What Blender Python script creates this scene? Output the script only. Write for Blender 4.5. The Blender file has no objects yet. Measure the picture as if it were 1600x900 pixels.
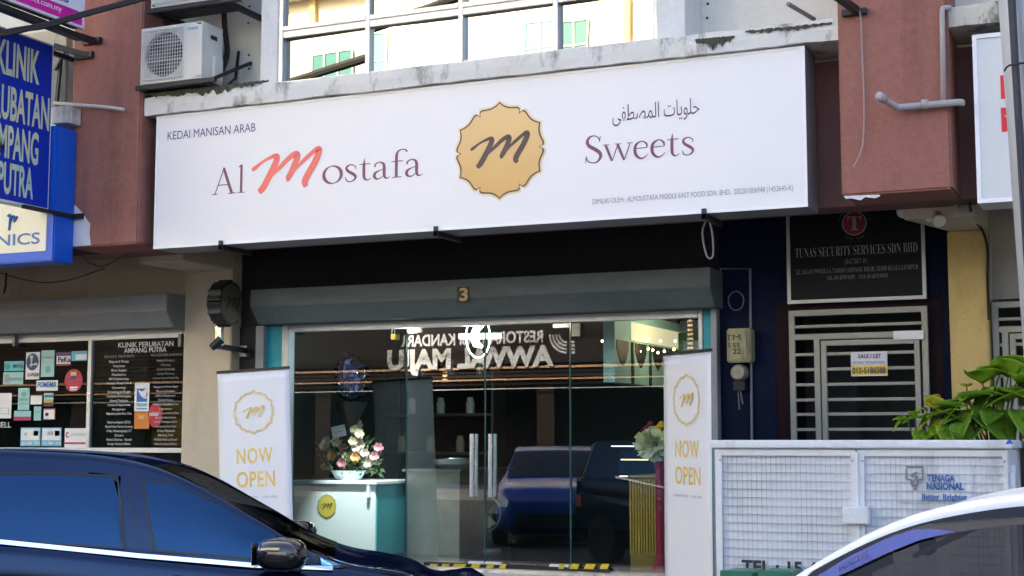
import bpy, bmesh, math, random
from mathutils import Vector, Matrix
random.seed(7)
R = math.radians
SC = bpy.context.scene
COL = SC.collection

# ------------------------------------------------------------------ camera, sky, sun, exposure
FPX, YAW, PITCH, EYE = 2300.0, R(24), math.atan(240/2300), 1.65
cam = bpy.data.cameras.new('camera'); cam_o = bpy.data.objects.new('camera', cam); COL.objects.link(cam_o)
cam.sensor_width = 36; cam.lens = 36*FPX/1600; cam.clip_start = .05; cam.clip_end = 2000
cam_o.location = (0, 0, EYE); cam_o.rotation_euler = (R(90)+PITCH, 0, YAW)
SC.camera = cam_o

SUN_EL, SUN_AZ = R(33), R(-14)          # azimuth from +Y towards +X: the sun stands behind the shops
sdir = Vector((math.sin(SUN_AZ)*math.cos(SUN_EL), math.cos(SUN_AZ)*math.cos(SUN_EL), math.sin(SUN_EL)))
w = bpy.data.worlds.new('World'); SC.world = w; w.use_nodes = True
nt = w.node_tree; bg = nt.nodes['Background']
sky = nt.nodes.new('ShaderNodeTexSky'); sky.sky_type = 'NISHITA'; sky.sun_disc = False
sky.sun_elevation = SUN_EL; sky.sun_rotation = SUN_AZ; sky.air_density = .55; sky.dust_density = 7; sky.ozone_density = .2
nt.links.new(sky.outputs[0], bg.inputs[0]); bg.inputs[1].default_value = .15
sun = bpy.data.lights.new('sun', 'SUN'); sun.energy = 2.2; sun.angle = R(.6); sun.color = (1, .95, .88)
sun_o = bpy.data.objects.new('sun', sun); COL.objects.link(sun_o)
sun_o.rotation_euler = (-sdir).to_track_quat('-Z', 'Y').to_euler(); sun_o.location = (0, 20, 30)
vs = SC.view_settings; vs.view_transform = 'Standard'; vs.look = 'None'; vs.gamma = 1; vs.exposure = 2.72
SC.cycles.max_bounces = 8; SC.cycles.diffuse_bounces = 4; SC.cycles.glossy_bounces = 4; SC.cycles.transparent_max_bounces = 16
SC.cycles.caustics_reflective = False; SC.cycles.caustics_refractive = False

# ------------------------------------------------------------------ where a pixel of the photograph meets a real plane
def ray(px, py):
    a, b = (px-800)/FPX, -(py-450)/FPX
    F = math.cos(PITCH)-b*math.sin(PITCH); U = math.sin(PITCH)+b*math.cos(PITCH)
    return Vector((a*math.cos(YAW)-F*math.sin(YAW), a*math.sin(YAW)+F*math.cos(YAW), U))
def P(px, py, Y):
    d = ray(px, py); return Vector((0, 0, EYE))+d*(Y/d.y)
def PXp(px, py, X):
    d = ray(px, py); return Vector((0, 0, EYE))+d*(X/d.x)
def X_(px, Y, py=600): return P(px, py, Y).x
def Z_(px, py, Y): return P(px, py, Y).z

# ------------------------------------------------------------------ materials
_M = {}
def mat(name, col, rough=.6, metal=0, var=.0, vscale=6, bump=0, bscale=60, coat=0, emit=0, col2=None, spec=None):
    if name in _M: return _M[name]
    m = bpy.data.materials.new(name); m.use_nodes = True; t = m.node_tree; n = t.nodes; l = t.links
    b = n['Principled BSDF']
    c = tuple(col)+(1,) if len(col) == 3 else col
    b.inputs['Base Color'].default_value = c; b.inputs['Roughness'].default_value = rough; b.inputs['Metallic'].default_value = metal
    if coat: b.inputs['Coat Weight'].default_value = coat; b.inputs['Coat Roughness'].default_value = .03
    if spec is not None: b.inputs['Specular IOR Level'].default_value = spec
    if emit: b.inputs['Emission Color'].default_value = c; b.inputs['Emission Strength'].default_value = emit
    tc = n.new('ShaderNodeTexCoord')
    if var or col2:
        ns = n.new('ShaderNodeTexNoise'); ns.inputs['Scale'].default_value = vscale; ns.inputs['Detail'].default_value = 7; ns.inputs['Roughness'].default_value = .65
        l.new(tc.outputs['Object'], ns.inputs['Vector'])
        mr = n.new('ShaderNodeMapRange'); mr.inputs[1].default_value = .32; mr.inputs[2].default_value = .68
        l.new(ns.outputs['Fac'], mr.inputs[0])
        mx = n.new('ShaderNodeMix'); mx.data_type = 'RGBA'
        d = col2 if col2 else tuple(max(0, x*(1-var)) for x in c[:3])
        mx.inputs[6].default_value = c; mx.inputs[7].default_value = tuple(d)+(1,)
        l.new(mr.outputs[0], mx.inputs[0]); l.new(mx.outputs[2], b.inputs['Base Color'])
    if bump:
        nb = n.new('ShaderNodeTexNoise'); nb.inputs['Scale'].default_value = bscale; nb.inputs['Detail'].default_value = 5
        l.new(tc.outputs['Object'], nb.inputs['Vector'])
        bp = n.new('ShaderNodeBump'); bp.inputs['Strength'].default_value = bump; bp.inputs['Distance'].default_value = .01
        l.new(nb.outputs['Fac'], bp.inputs['Height']); l.new(bp.outputs[0], b.inputs['Normal'])
    _M[name] = m; return m

def stained(name, base, dirt, amount=.5, scale=3, stretch=(1, 1, .25), rough=.8, thr=.5, soft=.12, third=None, bump=.25, speck=True, grain=.14):
    """painted concrete with streaks and patches of mould or rust"""
    if name in _M: return _M[name]
    m = bpy.data.materials.new(name); m.use_nodes = True; t = m.node_tree; n = t.nodes; l = t.links
    b = n['Principled BSDF']; b.inputs['Roughness'].default_value = rough; b.inputs['Specular IOR Level'].default_value = .25
    tc = n.new('ShaderNodeTexCoord'); mp = n.new('ShaderNodeMapping'); mp.inputs['Scale'].default_value = stretch
    l.new(tc.outputs['Object'], mp.inputs[0])
    def noise(sc, src, det=8):
        q = n.new('ShaderNodeTexNoise'); q.inputs['Scale'].default_value = sc; q.inputs['Detail'].default_value = det; q.inputs['Roughness'].default_value = .7
        l.new(src, q.inputs['Vector']); return q.outputs['Fac']
    def rng(s, a, c, out=1):
        q = n.new('ShaderNodeMapRange'); q.inputs[1].default_value = a; q.inputs[2].default_value = c; q.inputs[4].default_value = out
        l.new(s, q.inputs[0]); return q.outputs[0]
    def mix(f, a, c):
        q = n.new('ShaderNodeMix'); q.data_type = 'RGBA'; l.new(f, q.inputs[0])
        for i, v in ((6, a), (7, c)):
            if isinstance(v, tuple): q.inputs[i].default_value = v+(1,)
            else: l.new(v, q.inputs[i])
        return q.outputs[2]
    c = mix(rng(noise(scale, mp.outputs[0]), thr, thr+soft, amount), base, dirt)
    c = mix(rng(noise(scale*.35, tc.outputs['Object']), .35, .75, .25), c, tuple(x*.8 for x in base))
    if third: c = mix(rng(noise(scale*.8, tc.outputs['Object']), .55, .68, .7), c, third)
    if grain:
        c = mix(rng(noise(38, tc.outputs['Object'], 6), .36, .64, grain*1.6), c, tuple(x*.62 for x in base)); c = mix(rng(noise(11, tc.outputs['Object'], 6), .42, .66, grain), c, tuple(min(1, x*1.25) for x in base))
    if speck: c = mix(rng(noise(scale*14, tc.outputs['Object'], 3), .66, .72, .55), c, tuple(x*.5 for x in dirt))
    l.new(c, b.inputs['Base Color'])
    bp = n.new('ShaderNodeBump'); bp.inputs['Strength'].default_value = bump; bp.inputs['Distance'].default_value = .006
    l.new(noise(70, tc.outputs['Object'], 4), bp.inputs['Height']); l.new(bp.outputs[0], b.inputs['Normal'])
    _M[name] = m; return m

def glass(name, tint, ior=2.0, rough=0.0, tintr=(1, 1, 1), wob=0):
    """a single sheet: tinted see-through plus a mirror share that grows at grazing angles"""
    if name in _M: return _M[name]
    m = bpy.data.materials.new(name); m.use_nodes = True; t = m.node_tree; n = t.nodes; l = t.links
    n.remove(n['Principled BSDF']); out = n['Material Output']
    tr = n.new('ShaderNodeBsdfTransparent'); tr.inputs[0].default_value = tuple(tint)+(1,)
    gl = n.new('ShaderNodeBsdfAnisotropic') if False else n.new('ShaderNodeBsdfGlossy')
    gl.inputs['Roughness'].default_value = rough; gl.inputs['Color'].default_value = tuple(tintr)+(1,)
    fr = n.new('ShaderNodeFresnel'); fr.inputs[0].default_value = ior
    mx = n.new('ShaderNodeMixShader'); l.new(fr.outputs[0], mx.inputs[0]); l.new(tr.outputs[0], mx.inputs[1]); l.new(gl.outputs[0], mx.inputs[2])
    if wob:
        tc = n.new('ShaderNodeTexCoord'); nb = n.new('ShaderNodeTexNoise'); nb.inputs['Scale'].default_value = 1.3; nb.inputs['Detail'].default_value = 1
        l.new(tc.outputs['Object'], nb.inputs['Vector'])
        bp = n.new('ShaderNodeBump'); bp.inputs['Strength'].default_value = wob; bp.inputs['Distance'].default_value = .02
        l.new(nb.outputs['Fac'], bp.inputs['Height']); l.new(bp.outputs[0], gl.inputs['Normal'])
    l.new(mx.outputs[0], out.inputs[0]); _M[name] = m; return m

white_m   = mat('white_paint', (.78, .79, .8), .45, var=.06)
black_m   = mat('black_metal', (.012, .012, .014), .5, var=.3)
alu_m     = mat('aluminium', (.55, .57, .58), .4, .6, var=.15)
alu_dark  = mat('aluminium_dull', (.27, .29, .3), .5, .3, var=.2)
steel_m   = mat('steel', (.62, .63, .62), .25, 1, var=.1)
dark_m    = mat('dark_interior', (.012, .013, .014), .6, var=.3)
rubber_m  = mat('rubber', (.015, .015, .016), .7)
gold_m    = mat('gold_print', (.72, .48, .13), .4, .35)
ink_m     = mat('dark_ink', (.03, .03, .05), .6)
concrete  = stained('walkway_concrete', (.34, .33, .31), (.16, .15, .14), .6, 2, (1, 1, 1))
pillar_m  = stained('brown_textured_paint', (.34, .148, .115), (.19, .085, .07), .7, 2.6, (1, 1, .14), bump=.6, speck=False, thr=.47, soft=.16, third=(.31, .175, .15), grain=.3)
beam_m    = stained('brown_paint', (.2, .1, .085), (.1, .06, .055), .4, 2, (1, 1, .3), speck=False)
cream_m   = stained('cream_wall_paint', (.72, .7, .62), (.45, .43, .36), .3, 1.4, (1, 1, .2), speck=False, thr=.55)
ledge_m   = stained('mouldy_white_ledge', (.74, .73, .69), (.06, .055, .042), .9, 3.4, (1, 1, .4), thr=.53, soft=.13, third=(.56, .51, .36), grain=.05)
rust_m    = stained('rusty_white_ledge', (.6, .58, .5), (.05, .045, .035), .9, 4, (1, 1, .5), thr=.5, soft=.1, third=(.45, .22, .04))
navy_m    = mat('navy_wall_paint', (.0025, .007, .03), .7, var=.35, vscale=3, bump=.15, spec=.15)
black_wall= mat('black_soffit_paint', (.004, .0045, .008), .7, var=.2)
maroon_m  = mat('maroon_wall_paint', (.018, .005, .008), .7, var=.3, vscale=3, spec=.15)
yellow_m  = stained('yellow_column_paint', (.6, .44, .17), (.32, .24, .12), .5, 2, (1, 1, .4), speck=True)
beige_m   = stained('beige_wall_paint', (.6, .53, .4), (.36, .31, .24), .4, 1.5, (1, 1, .3), speck=False)
grey_wall = stained('grey_wall_paint', (.42, .4, .35), (.3, .28, .24), .4, 2, speck=False)
teal_m    = mat('teal_panel', (.0, .33, .42), .45, var=.1)
shutter_m = stained('shutter_housing_paint', (.13, .16, .16), (.09, .12, .125), .8, 3, (.3, 1, 1), rough=.55, speck=False, bump=.1)
guide_m   = mat('shutter_guide_paint', (.3, .32, .33), .5, var=.15)
gate_m    = mat('gate_paint', (.34, .33, .265), .5, var=.12)
shop_glass = glass('shop_glass', (.82, .93, .92), 2.0)
clinic_glass = glass('clinic_glass', (.5, .58, .56), 1.6)
film_glass = glass('reflective_window_film', (.05, .06, .05), 8, .004, (.54, .52, .43), .06)

# ------------------------------------------------------------------ mesh building; meshes are written in world coordinates
class MB:
    def __init__(s): s.v, s.f = [], []
    def add(s, vs_, fs):
        o = len(s.v); s.v += [Vector(a) for a in vs_]; s.f += [tuple(i+o for i in q) for q in fs]; return s
    def box(s, x0, x1, y0, y1, z0, z1):
        x0, x1 = sorted((x0, x1)); y0, y1 = sorted((y0, y1)); z0, z1 = sorted((z0, z1))
        return s.add([(x0,y0,z0),(x1,y0,z0),(x1,y1,z0),(x0,y1,z0),(x0,y0,z1),(x1,y0,z1),(x1,y1,z1),(x0,y1,z1)],
                     [(0,3,2,1),(4,5,6,7),(0,1,5,4),(1,2,6,5),(2,3,7,6),(3,0,4,7)])
    def obox(s, o, ax, ay, az):
        o, ax, ay, az = map(Vector, (o, ax, ay, az))
        p = [o, o+ax, o+ax+ay, o+ay, o+az, o+ax+az, o+ax+ay+az, o+ay+az]
        fs = [(0,3,2,1),(4,5,6,7),(0,1,5,4),(1,2,6,5),(2,3,7,6),(3,0,4,7)]
        if ax.cross(ay).dot(az) < 0: fs = [q[::-1] for q in fs]
        return s.add(p, fs)
    def bar(s, a, b, wd, ht=None, up=(0, 0, 1)):
        a, b = Vector(a), Vector(b); ht = ht or wd; d = (b-a).normalized(); u = Vector(up)
        if abs(d.dot(u)) > .95: u = Vector((0, 1, 0))
        r = d.cross(u).normalized(); u = r.cross(d)
        return s.obox(a-r*wd/2-u*ht/2, b-a, r*wd, u*ht)
    def tube(s, pts, r, n=8, cap=True, smooth=0):
        pts = [Vector(p) for p in pts]
        if smooth: pts = crom(pts, smooth)
        rr = r if isinstance(r, (list, tuple)) else [r]*len(pts)
        if len(rr) != len(pts): rr = [rr[min(len(rr)-1, int(i*len(rr)/len(pts)))] for i in range(len(pts))]
        o = len(s.v); ref = Vector((0, 0, 1))
        for i, p in enumerate(pts):
            d = (pts[min(i+1, len(pts)-1)]-pts[max(i-1, 0)]).normalized()
            if abs(d.dot(ref)) > .97: ref = Vector((0, 1, 0)) if abs(d.y) < .9 else Vector((1, 0, 0))
            u = d.cross(ref).normalized(); v2 = u.cross(d); ref = v2
            for k in range(n):
                a = 2*math.pi*k/n; s.v.append(p+(u*math.cos(a)+v2*math.sin(a))*rr[i])
        for i in range(len(pts)-1):
            for k in range(n):
                a = o+i*n+k; b = o+i*n+(k+1) % n; s.f.append((a, a+n, b+n, b))
        if cap: s.f.append(tuple(range(o, o+n))); s.f.append(tuple(reversed(range(o+(len(pts)-1)*n, o+len(pts)*n))))
        return s
    def lathe(s, c, prof, axis=(0, 0, 1), n=24):
        c = Vector(c); ax = Vector(axis).normalized(); t = Vector((1, 0, 0)) if abs(ax.x) < .9 else Vector((0, 1, 0))
        u = ax.cross(t).normalized(); v2 = ax.cross(u); o = len(s.v)
        for r, h in prof:
            for k in range(n):
                a = 2*math.pi*k/n; s.v.append(c+ax*h+(u*math.cos(a)+v2*math.sin(a))*max(r, 1e-4))
        for i in range(len(prof)-1):
            for k in range(n):
                a = o+i*n+k; b = o+i*n+(k+1) % n; s.f.append((a, b, b+n, a+n))
        s.f.append(tuple(reversed(range(o, o+n)))); s.f.append(tuple(range(o+(len(prof)-1)*n, o+len(prof)*n)))
        return s
    def prism(s, pts, off):
        """closed outline pushed along off"""
        pts = [Vector(p) for p in pts]; off = Vector(off); n = len(pts)
        return s.add(pts+[p+off for p in pts], [tuple(range(n))[::-1], tuple(range(n, 2*n))]+[(i, (i+1) % n, (i+1) % n+n, i+n) for i in range(n)])
    def blob(s, c, r, seg=10, ring=7, e=1.0, wob=0, rot=None):
        c = Vector(c); r = Vector(r if hasattr(r, '__len__') else (r, r, r)); o = len(s.v)
        def sp(x): return math.copysign(abs(x)**e, x)
        for i in range(ring+1):
            th = math.pi*i/ring
            for k in range(seg):
                a = 2*math.pi*k/seg
                q = Vector((sp(math.sin(th))*sp(math.cos(a))*r.x, sp(math.sin(th))*sp(math.sin(a))*r.y, sp(math.cos(th))*r.z))*(1+random.uniform(-wob, wob))
                if rot: q = rot @ q
                s.v.append(c+q)
        for i in range(ring):
            for k in range(seg):
                a = o+i*seg+k; b = o+i*seg+(k+1) % seg; s.f.append((a, a+seg, b+seg, b))
        return s
    def grid(s, rows):
        o = len(s.v); m_ = len(rows[0])
        for rw in rows: s.v += [Vector(p) for p in rw]
        for i in range(len(rows)-1):
            for k in range(m_-1): s.f.append((o+i*m_+k, o+i*m_+k+1, o+(i+1)*m_+k+1, o+(i+1)*m_+k))
        return s

ORG = {}
def make(name, mb, m, parent=None, bevel=0, smooth=False, org=None, fixn=True, solid=0, bseg=2):
    o0 = ORG[parent.name] if parent is not None else Vector(org) if org is not None else Vector((0, 0, 0))
    me = bpy.data.meshes.new(name); me.from_pydata([v-o0 for v in mb.v], [], mb.f)
    bm = bmesh.new(); bm.from_mesh(me)
    bmesh.ops.remove_doubles(bm, verts=bm.verts, dist=1e-6)
    if fixn: bmesh.ops.recalc_face_normals(bm, faces=bm.faces)
    if bevel:
        es = [e for e in bm.edges if len(e.link_faces) == 2 and e.calc_face_angle(0) > .6]
        bmesh.ops.bevel(bm, geom=es, offset=bevel, segments=bseg, affect='EDGES', clamp_overlap=True)
    bm.to_mesh(me); bm.free()
    if smooth:
        for p in me.polygons: p.use_smooth = True
    me.materials.append(m)
    o = bpy.data.objects.new(name, me); COL.objects.link(o)
    if solid:
        sm_ = o.modifiers.new('thickness', 'SOLIDIFY'); sm_.thickness = solid; sm_.offset = 0
    if parent is not None:
        o.parent = parent; ORG[o.name] = o0
    else:
        o.location = o0; ORG[o.name] = o0
    return o
def thing(name, label, cat, org, group=None):
    o = bpy.data.objects.new(name, None); COL.objects.link(o); o.location = org; o.empty_display_size = .1
    ORG[o.name] = Vector(org); o['label'] = label; o['category'] = cat
    if group: o['group'] = group
    return o
def tag(o, label, cat, group=None):
    o['label'] = label; o['category'] = cat
    if group: o['group'] = group
    return o
def struct(name, mb, m, **k):
    o = make(name, mb, m, **k); o['kind'] = 'structure'; return o
def lab(o, label): o['label'] = label; return o

def crom(pts, n=6):
    pts = [Vector(p) for p in pts]; out = []
    for i in range(len(pts)-1):
        p0, p1, p2, p3 = pts[max(i-1, 0)], pts[i], pts[i+1], pts[min(i+2, len(pts)-1)]
        for k in range(n):
            t = k/n
            out.append(.5*((2*p1)+(p2-p0)*t+(2*p0-5*p1+4*p2-p3)*t*t+(3*p1-p0-3*p2+p3)*t**3))
    out.append(pts[-1]); return out

# ------------------------------------------------------------------ lettering
def serif(s):
    return ''.join(chr(0x1D400+ord(c)-65) if 'A' <= c <= 'Z' else chr(0x1D41A+ord(c)-97) if 'a' <= c <= 'z' else chr(0x1D7CE+ord(c)-48) if '0' <= c <= '9' else c for c in s)
def glyphs(body, bold=0, space=1.0):
    c = bpy.data.curves.new('lettering', 'FONT'); c.body = body; c.size = 1; c.offset = bold; c.space_character = space; c.resolution_u = 4
    o = bpy.data.objects.new('lettering', c); COL.objects.link(o)
    dg = bpy.context.evaluated_depsgraph_get()
    me = bpy.data.meshes.new_from_object(o.evaluated_get(dg))
    bm = bmesh.new(); bm.from_mesh(me)
    bmesh.ops.remove_doubles(bm, verts=bm.verts, dist=1e-5)
    seen, isl = set(), 0                       # neighbouring letters that touch get their own level
    for v in bm.verts:
        if v in seen: continue
        st = [v]; seen.add(v); lev = (isl % 3)*.0004; isl += 1
        while st:
            q = st.pop(); q.co.z = lev
            for e in q.link_edges:
                p = e.other_vert(q)
                if p not in seen: seen.add(p); st.append(p)
    bm.verts.index_update()
    vs_ = [v.co.copy() for v in bm.verts]; fs = [tuple(v.index for v in f.verts) for f in bm.faces]
    bm.free(); bpy.data.objects.remove(o); bpy.data.curves.remove(c); bpy.data.meshes.remove(me)
    return vs_, fs
def text(body, o, xd, up, width, m, parent, cap=None, bold=0, space=1.0, name='lettering', lift=.002, align='L', serif_=False):
    """letters on a plane: o = start of the baseline, xd/up = unit directions, width = run, cap = capital height"""
    vs_, fs = glyphs(serif(body) if serif_ else body, bold, space)
    if not vs_: return None
    xd, up = Vector(xd).normalized(), Vector(up).normalized(); nn = xd.cross(up)
    x0 = min(v.x for v in vs_); x1 = max(v.x for v in vs_)
    caph = .70
    if width is None: sx = cap/caph
    else: sx = width/(x1-x0)
    sy = cap/caph if cap else sx
    wid = (x1-x0)*sx
    sh = 0 if align == 'L' else -wid/2 if align == 'C' else -wid
    mb = MB(); o = Vector(o)
    mb.add([o+xd*((v.x-x0)*sx+sh)+up*(v.y*sy)+nn*(lift+v.z) for v in vs_], fs)
    return make(name, mb, m, parent, fixn=False)
def ftext(body, px0, py0, px1, cap_px, Y, m, parent, **k):
    """lettering on a plane parallel to the shop fronts"""
    a = P(px0, py0, Y); b = P(px1, py0, Y); c = P(px0, py0-cap_px, Y)
    return text(body, a, (1, 0, 0), (0, 0, 1), b.x-a.x, m, parent, cap=c.z-a.z, **k)

def _stroke(pts):
    out = []
    for x, y, r in pts:
        u = (x-1040)/500; v = -(y-430)/500-.083*u; out.append(((u, v*.82), r/500))
    return out
M_STROKE = _stroke([(555,415,20),(600,385,25),(700,300,17),(800,240,21),(880,207,29),(912,228,40),(885,330,44),(800,520,45),(720,680,44),(660,745,35)])
M_STROKE2 = _stroke([(795,580,15),(860,475,20),(960,370,28),(1080,240,32),(1160,187,38),(1195,195,42),(1190,260,42),(1130,420,42),(1070,540,36),(1048,562,26)])
M_STROKE3 = _stroke([(1090,500,25),(1200,370,19),(1300,265,25),(1420,150,28),(1482,112,36),(1498,150,42),(1440,310,44),(1340,500,44),(1305,600,42),(1332,660,28)])
def brush(c, xd, up, size, m, parent, name='monogram', lift=.002, thin=1.0):
    """the hand-brushed letter M"""
    xd, up = Vector(xd).normalized(), Vector(up).normalized(); nn = xd.cross(up); c = Vector(c); mb = MB(); lev = 0
    for st in (M_STROKE, M_STROKE2, M_STROKE3):
        pts = crom([Vector((p[0], p[1], r)) for p, r in st], 7); L_, Rr = [], []
        for i, p in enumerate(pts):
            d = pts[min(i+1, len(pts)-1)]-pts[max(i-1, 0)]; d.z = 0; d.normalize(); q = Vector((-d.y, d.x, 0)); r = p.z*thin
            if i in (0, len(pts)-1): r *= .35
            L_.append(p+q*r); Rr.append(p-q*r)
        rows = [[c+xd*(a.x*size)+up*(a.y*size)+nn*(lift+lev) for a in side] for side in (L_, Rr)]
        mb.grid(rows); lev += .0006
    o = make(name, mb, m, parent, fixn=False); return o
def BADGE_R(t, tab=((0, 1), (.1, .955), (.2, .925), (.35, .903), (.5, .903), (.65, .92), (.8, .943), (.9, .94), (.96, .91), (1, .85))):
    for (a, p), (b, q) in zip(tab, tab[1:]):
        if a <= t <= b: return p+(q-p)*(t-a)/(b-a)
    return tab[-1][1]
def badge_outline(c, xd, up, rx, ry, k=1.0, n=14):
    xd, up, c = Vector(xd).normalized(), Vector(up).normalized(), Vector(c); out = []
    for lobe in range(12):
        for j in range(n):
            s_ = j/n
            if lobe % 2: s_ = 1-s_
            r = BADGE_R(s_)*k
            a = R(90)-(lobe+j/n)*R(30)
            out.append(c+xd*(math.cos(a)*rx*r)+up*(math.sin(a)*ry*r))
    return out
def ring(mb, o1, o2, lift):
    n = len(o1); mb.add([p+lift for p in o1]+[p+lift for p in o2], [(i, (i+1) % n, (i+1) % n+n, i+n) for i in range(n)]); return mb
def badge(c, xd, up, rx, ry, parent, fill, line, mcol, halo=None, msize=.75, name='badge', lw=.035):
    nn = Vector(xd).normalized().cross(Vector(up).normalized())
    if fill:
        mb = MB(); mb.prism([p+nn*.001 for p in badge_outline(c, xd, up, rx, ry, .985)], nn*.003); b = make(name, mb, fill, parent)
    else: b = parent
    if halo:
        mb = MB(); ring(mb, badge_outline(c, xd, up, rx, ry, 1.06), badge_outline(c, xd, up, rx, ry, .99), nn*.0015); make('badge_halo', mb, halo, parent, fixn=False)
    mb = MB(); ring(mb, badge_outline(c, xd, up, rx, ry, 1.01), badge_outline(c, xd, up, rx, ry, 1.01-lw), nn*.006); make('badge_outline', mb, line, parent, fixn=False)
    if not fill:
        mb = MB(); ring(mb, badge_outline(c, xd, up, rx, ry, .93), badge_outline(c, xd, up, rx, ry, .93-lw*.6), nn*.0065); make('badge_outline', mb, line, parent, fixn=False)
    brush(c, xd, up, msize*rx, mcol, parent, lift=.0055, name='monogram'); return b

XD, UP = Vector((1, 0, 0)), Vector((0, 0, 1))

ROMAN = {
 'l': (.20, [[(.02,.645,.010),(.06,.68,.014),(.10,.705,.006)], [(.095,.70,.030),(.095,.35,.032),(.095,0,.032)], [(.005,.008,.009),(.095,.012,.012),(.19,.008,.009)]]),
 'A': (.70, [[(.065,0,.013),(.19,.33,.014),(.315,.66,.015)], [(.30,.675,.012),(.325,.61,.034),(.43,.31,.037),(.545,0,.037)], [(.15,.235,.012),(.44,.235,.012)], [(-.01,.008,.009),(.065,.012,.012),(.15,.008,.009)], [(.44,.008,.009),(.55,.012,.012),(.67,.008,.009)]]),
 's': (.36, [[(.285,.30,.008),(.28,.37,.013),(.19,.425,.014),(.10,.395,.022),(.075,.33,.028),(.12,.26,.034),(.22,.19,.036),(.285,.12,.03),(.265,.04,.022),(.18,-.008,.013),(.085,.02,.014),(.05,.12,.008)]]),
 't': (.30, [[(.135,.56,.003),(.125,.45,.022),(.12,.36,.032),(.12,.12,.033),(.145,.03,.027),(.21,.0,.015),(.285,.045,.006)], [(.015,.405,.010),(.13,.41,.013),(.27,.41,.012)]]),
 'a': (.43, [[(.07,.31,.020),(.085,.38,.018),(.17,.425,.014),(.255,.39,.026),(.285,.30,.033),(.285,.12,.033),(.305,.03,.026),(.36,.005,.014),(.42,.045,.005)], [(.27,.245,.010),(.17,.21,.014),(.085,.16,.028),(.06,.09,.034),(.09,.02,.026),(.16,.0,.015),(.235,.045,.011),(.27,.09,.008)]]),
 'f': (.30, [[(.37,.63,.020),(.33,.685,.016),(.26,.70,.014),(.17,.66,.022),(.135,.56,.032),(.13,.30,.033),(.13,0,.033)], [(.015,.405,.010),(.13,.41,.013),(.28,.41,.012)], [(.03,.008,.009),(.13,.012,.012),(.25,.008,.009)]]),
 'S': (.46, [[(.365,.50,.008),(.35,.59,.014),(.25,.665,.014),(.13,.64,.024),(.075,.53,.036),(.12,.42,.042),(.25,.33,.046),(.365,.23,.043),(.385,.12,.034),(.31,.01,.020),(.20,-.012,.014),(.085,.04,.015),(.045,.17,.008)], [(.385,.66,.006),(.375,.58,.010),(.365,.50,.006)], [(.035,-.01,.006),(.04,.08,.010),(.045,.17,.006)]]),
 'w': (.67, [[(.045,.41,.030),(.12,.2,.031),(.195,-.005,.022)], [(.195,0,.010),(.27,.21,.013),(.335,.42,.012)], [(.325,.41,.028),(.40,.2,.031),(.475,-.005,.022)], [(.475,0,.010),(.55,.21,.013),(.615,.41,.012)], [(-.015,.413,.009),(.13,.413,.009)], [(.265,.413,.009),(.41,.413,.009)], [(.545,.413,.009),(.685,.413,.009)]]),
 'e': (.39, [[(.06,.255,.010),(.2,.26,.012),(.33,.265,.010)], [(.335,.262,.012),(.325,.35,.022),(.26,.415,.016),(.18,.422,.016),(.085,.35,.030),(.055,.22,.036),(.085,.09,.034),(.18,.005,.024),(.28,.03,.014),(.355,.11,.005)]]),
 'o': (.50, [[(.25+.205*math.cos(R(100)+i*R(15)), .208+.222*math.sin(R(100)+i*R(15)), .012+.027*abs(math.cos(R(100)+i*R(15)-R(12)))**1.3) for i in range(25)]]),
}
def roman(body, px0, py0, px1, cap_px, Y, m, parent):
    """painted book-face letters on a plane parallel to the shop fronts"""
    o = P(px0, py0, Y); wdt = P(px1, py0, Y).x-o.x; cap = P(px0, py0-cap_px, Y).z-o.z
    tot = sum(ROMAN[c][0] for c in body)-.03; sx, sy = wdt/tot, cap/.68; cx = 0
    for c in body:
        mb = MB()
        for lev, st in enumerate(ROMAN[c][1]):
            pts = crom([Vector((p[0]+cx, p[1], p[2])) for p in st], 6) if len(st) > 2 else [Vector((p[0]+cx, p[1], p[2])) for p in st]
            L_, R_ = [], []
            for i, p in enumerate(pts):
                d = pts[min(i+1, len(pts)-1)]-pts[max(i-1, 0)]; d.z = 0; d.normalize(); q = Vector((-d.y, d.x, 0))*p.z
                for side, lst in ((q, L_), (-q, R_)): lst.append((o.x+(p.x+side.x)*sx, Y-.002-lev*.0005, o.z+(p.y+side.y)*sy))
            mb.grid([L_, R_])
        make('lettering', mb, m, parent, fixn=False); cx += ROMAN[c][0]

# ================================================================== THE GROUND
struct('road', MB().box(-200, 200, -7.2, 9.3, -.2, 0), stained('asphalt', (.055, .055, .056), (.03, .03, .03), .5, 2, (1, 1, 1), rough=.9))
struct('ground', MB().add([(-900, -900, -.25), (900, -900, -.25), (900, 900, -.25), (-900, 900, -.25)], [(0, 1, 2, 3)]), mat('bare_ground', (.2, .19, .17), .9, var=.3))
struct('kerb', MB().box(-40, 30, 9.3, 9.45, 0, .2), stained('kerb_concrete', (.4, .39, .37), (.2, .19, .18), .6, 3, (1, 1, 1)), bevel=.02)
struct('walkway', MB().box(-40, 30, 9.45, 12.35, 0, .2), concrete)
step_m = mat('step_tile', (.5, .5, .49), .4, var=.12, vscale=9)
struct('shop_step', MB().box(-8.76, -3.64, 12.25, 12.9, .2, .47), step_m, bevel=.008)
struct('far_pavement', MB().box(-60, 40, -9.6, -7.2, -.2, .16), mat('dark_paving', (.07, .068, .065), .9, var=.3))
struct('parking_line', MB().box(-9.2, 3, 4.2, 4.3, 0, .004).box(-9.2, 3, -1.55, -1.45, 0, .004), mat('road_paint', (.7, .7, .68), .7, var=.3, vscale=30))

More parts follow.
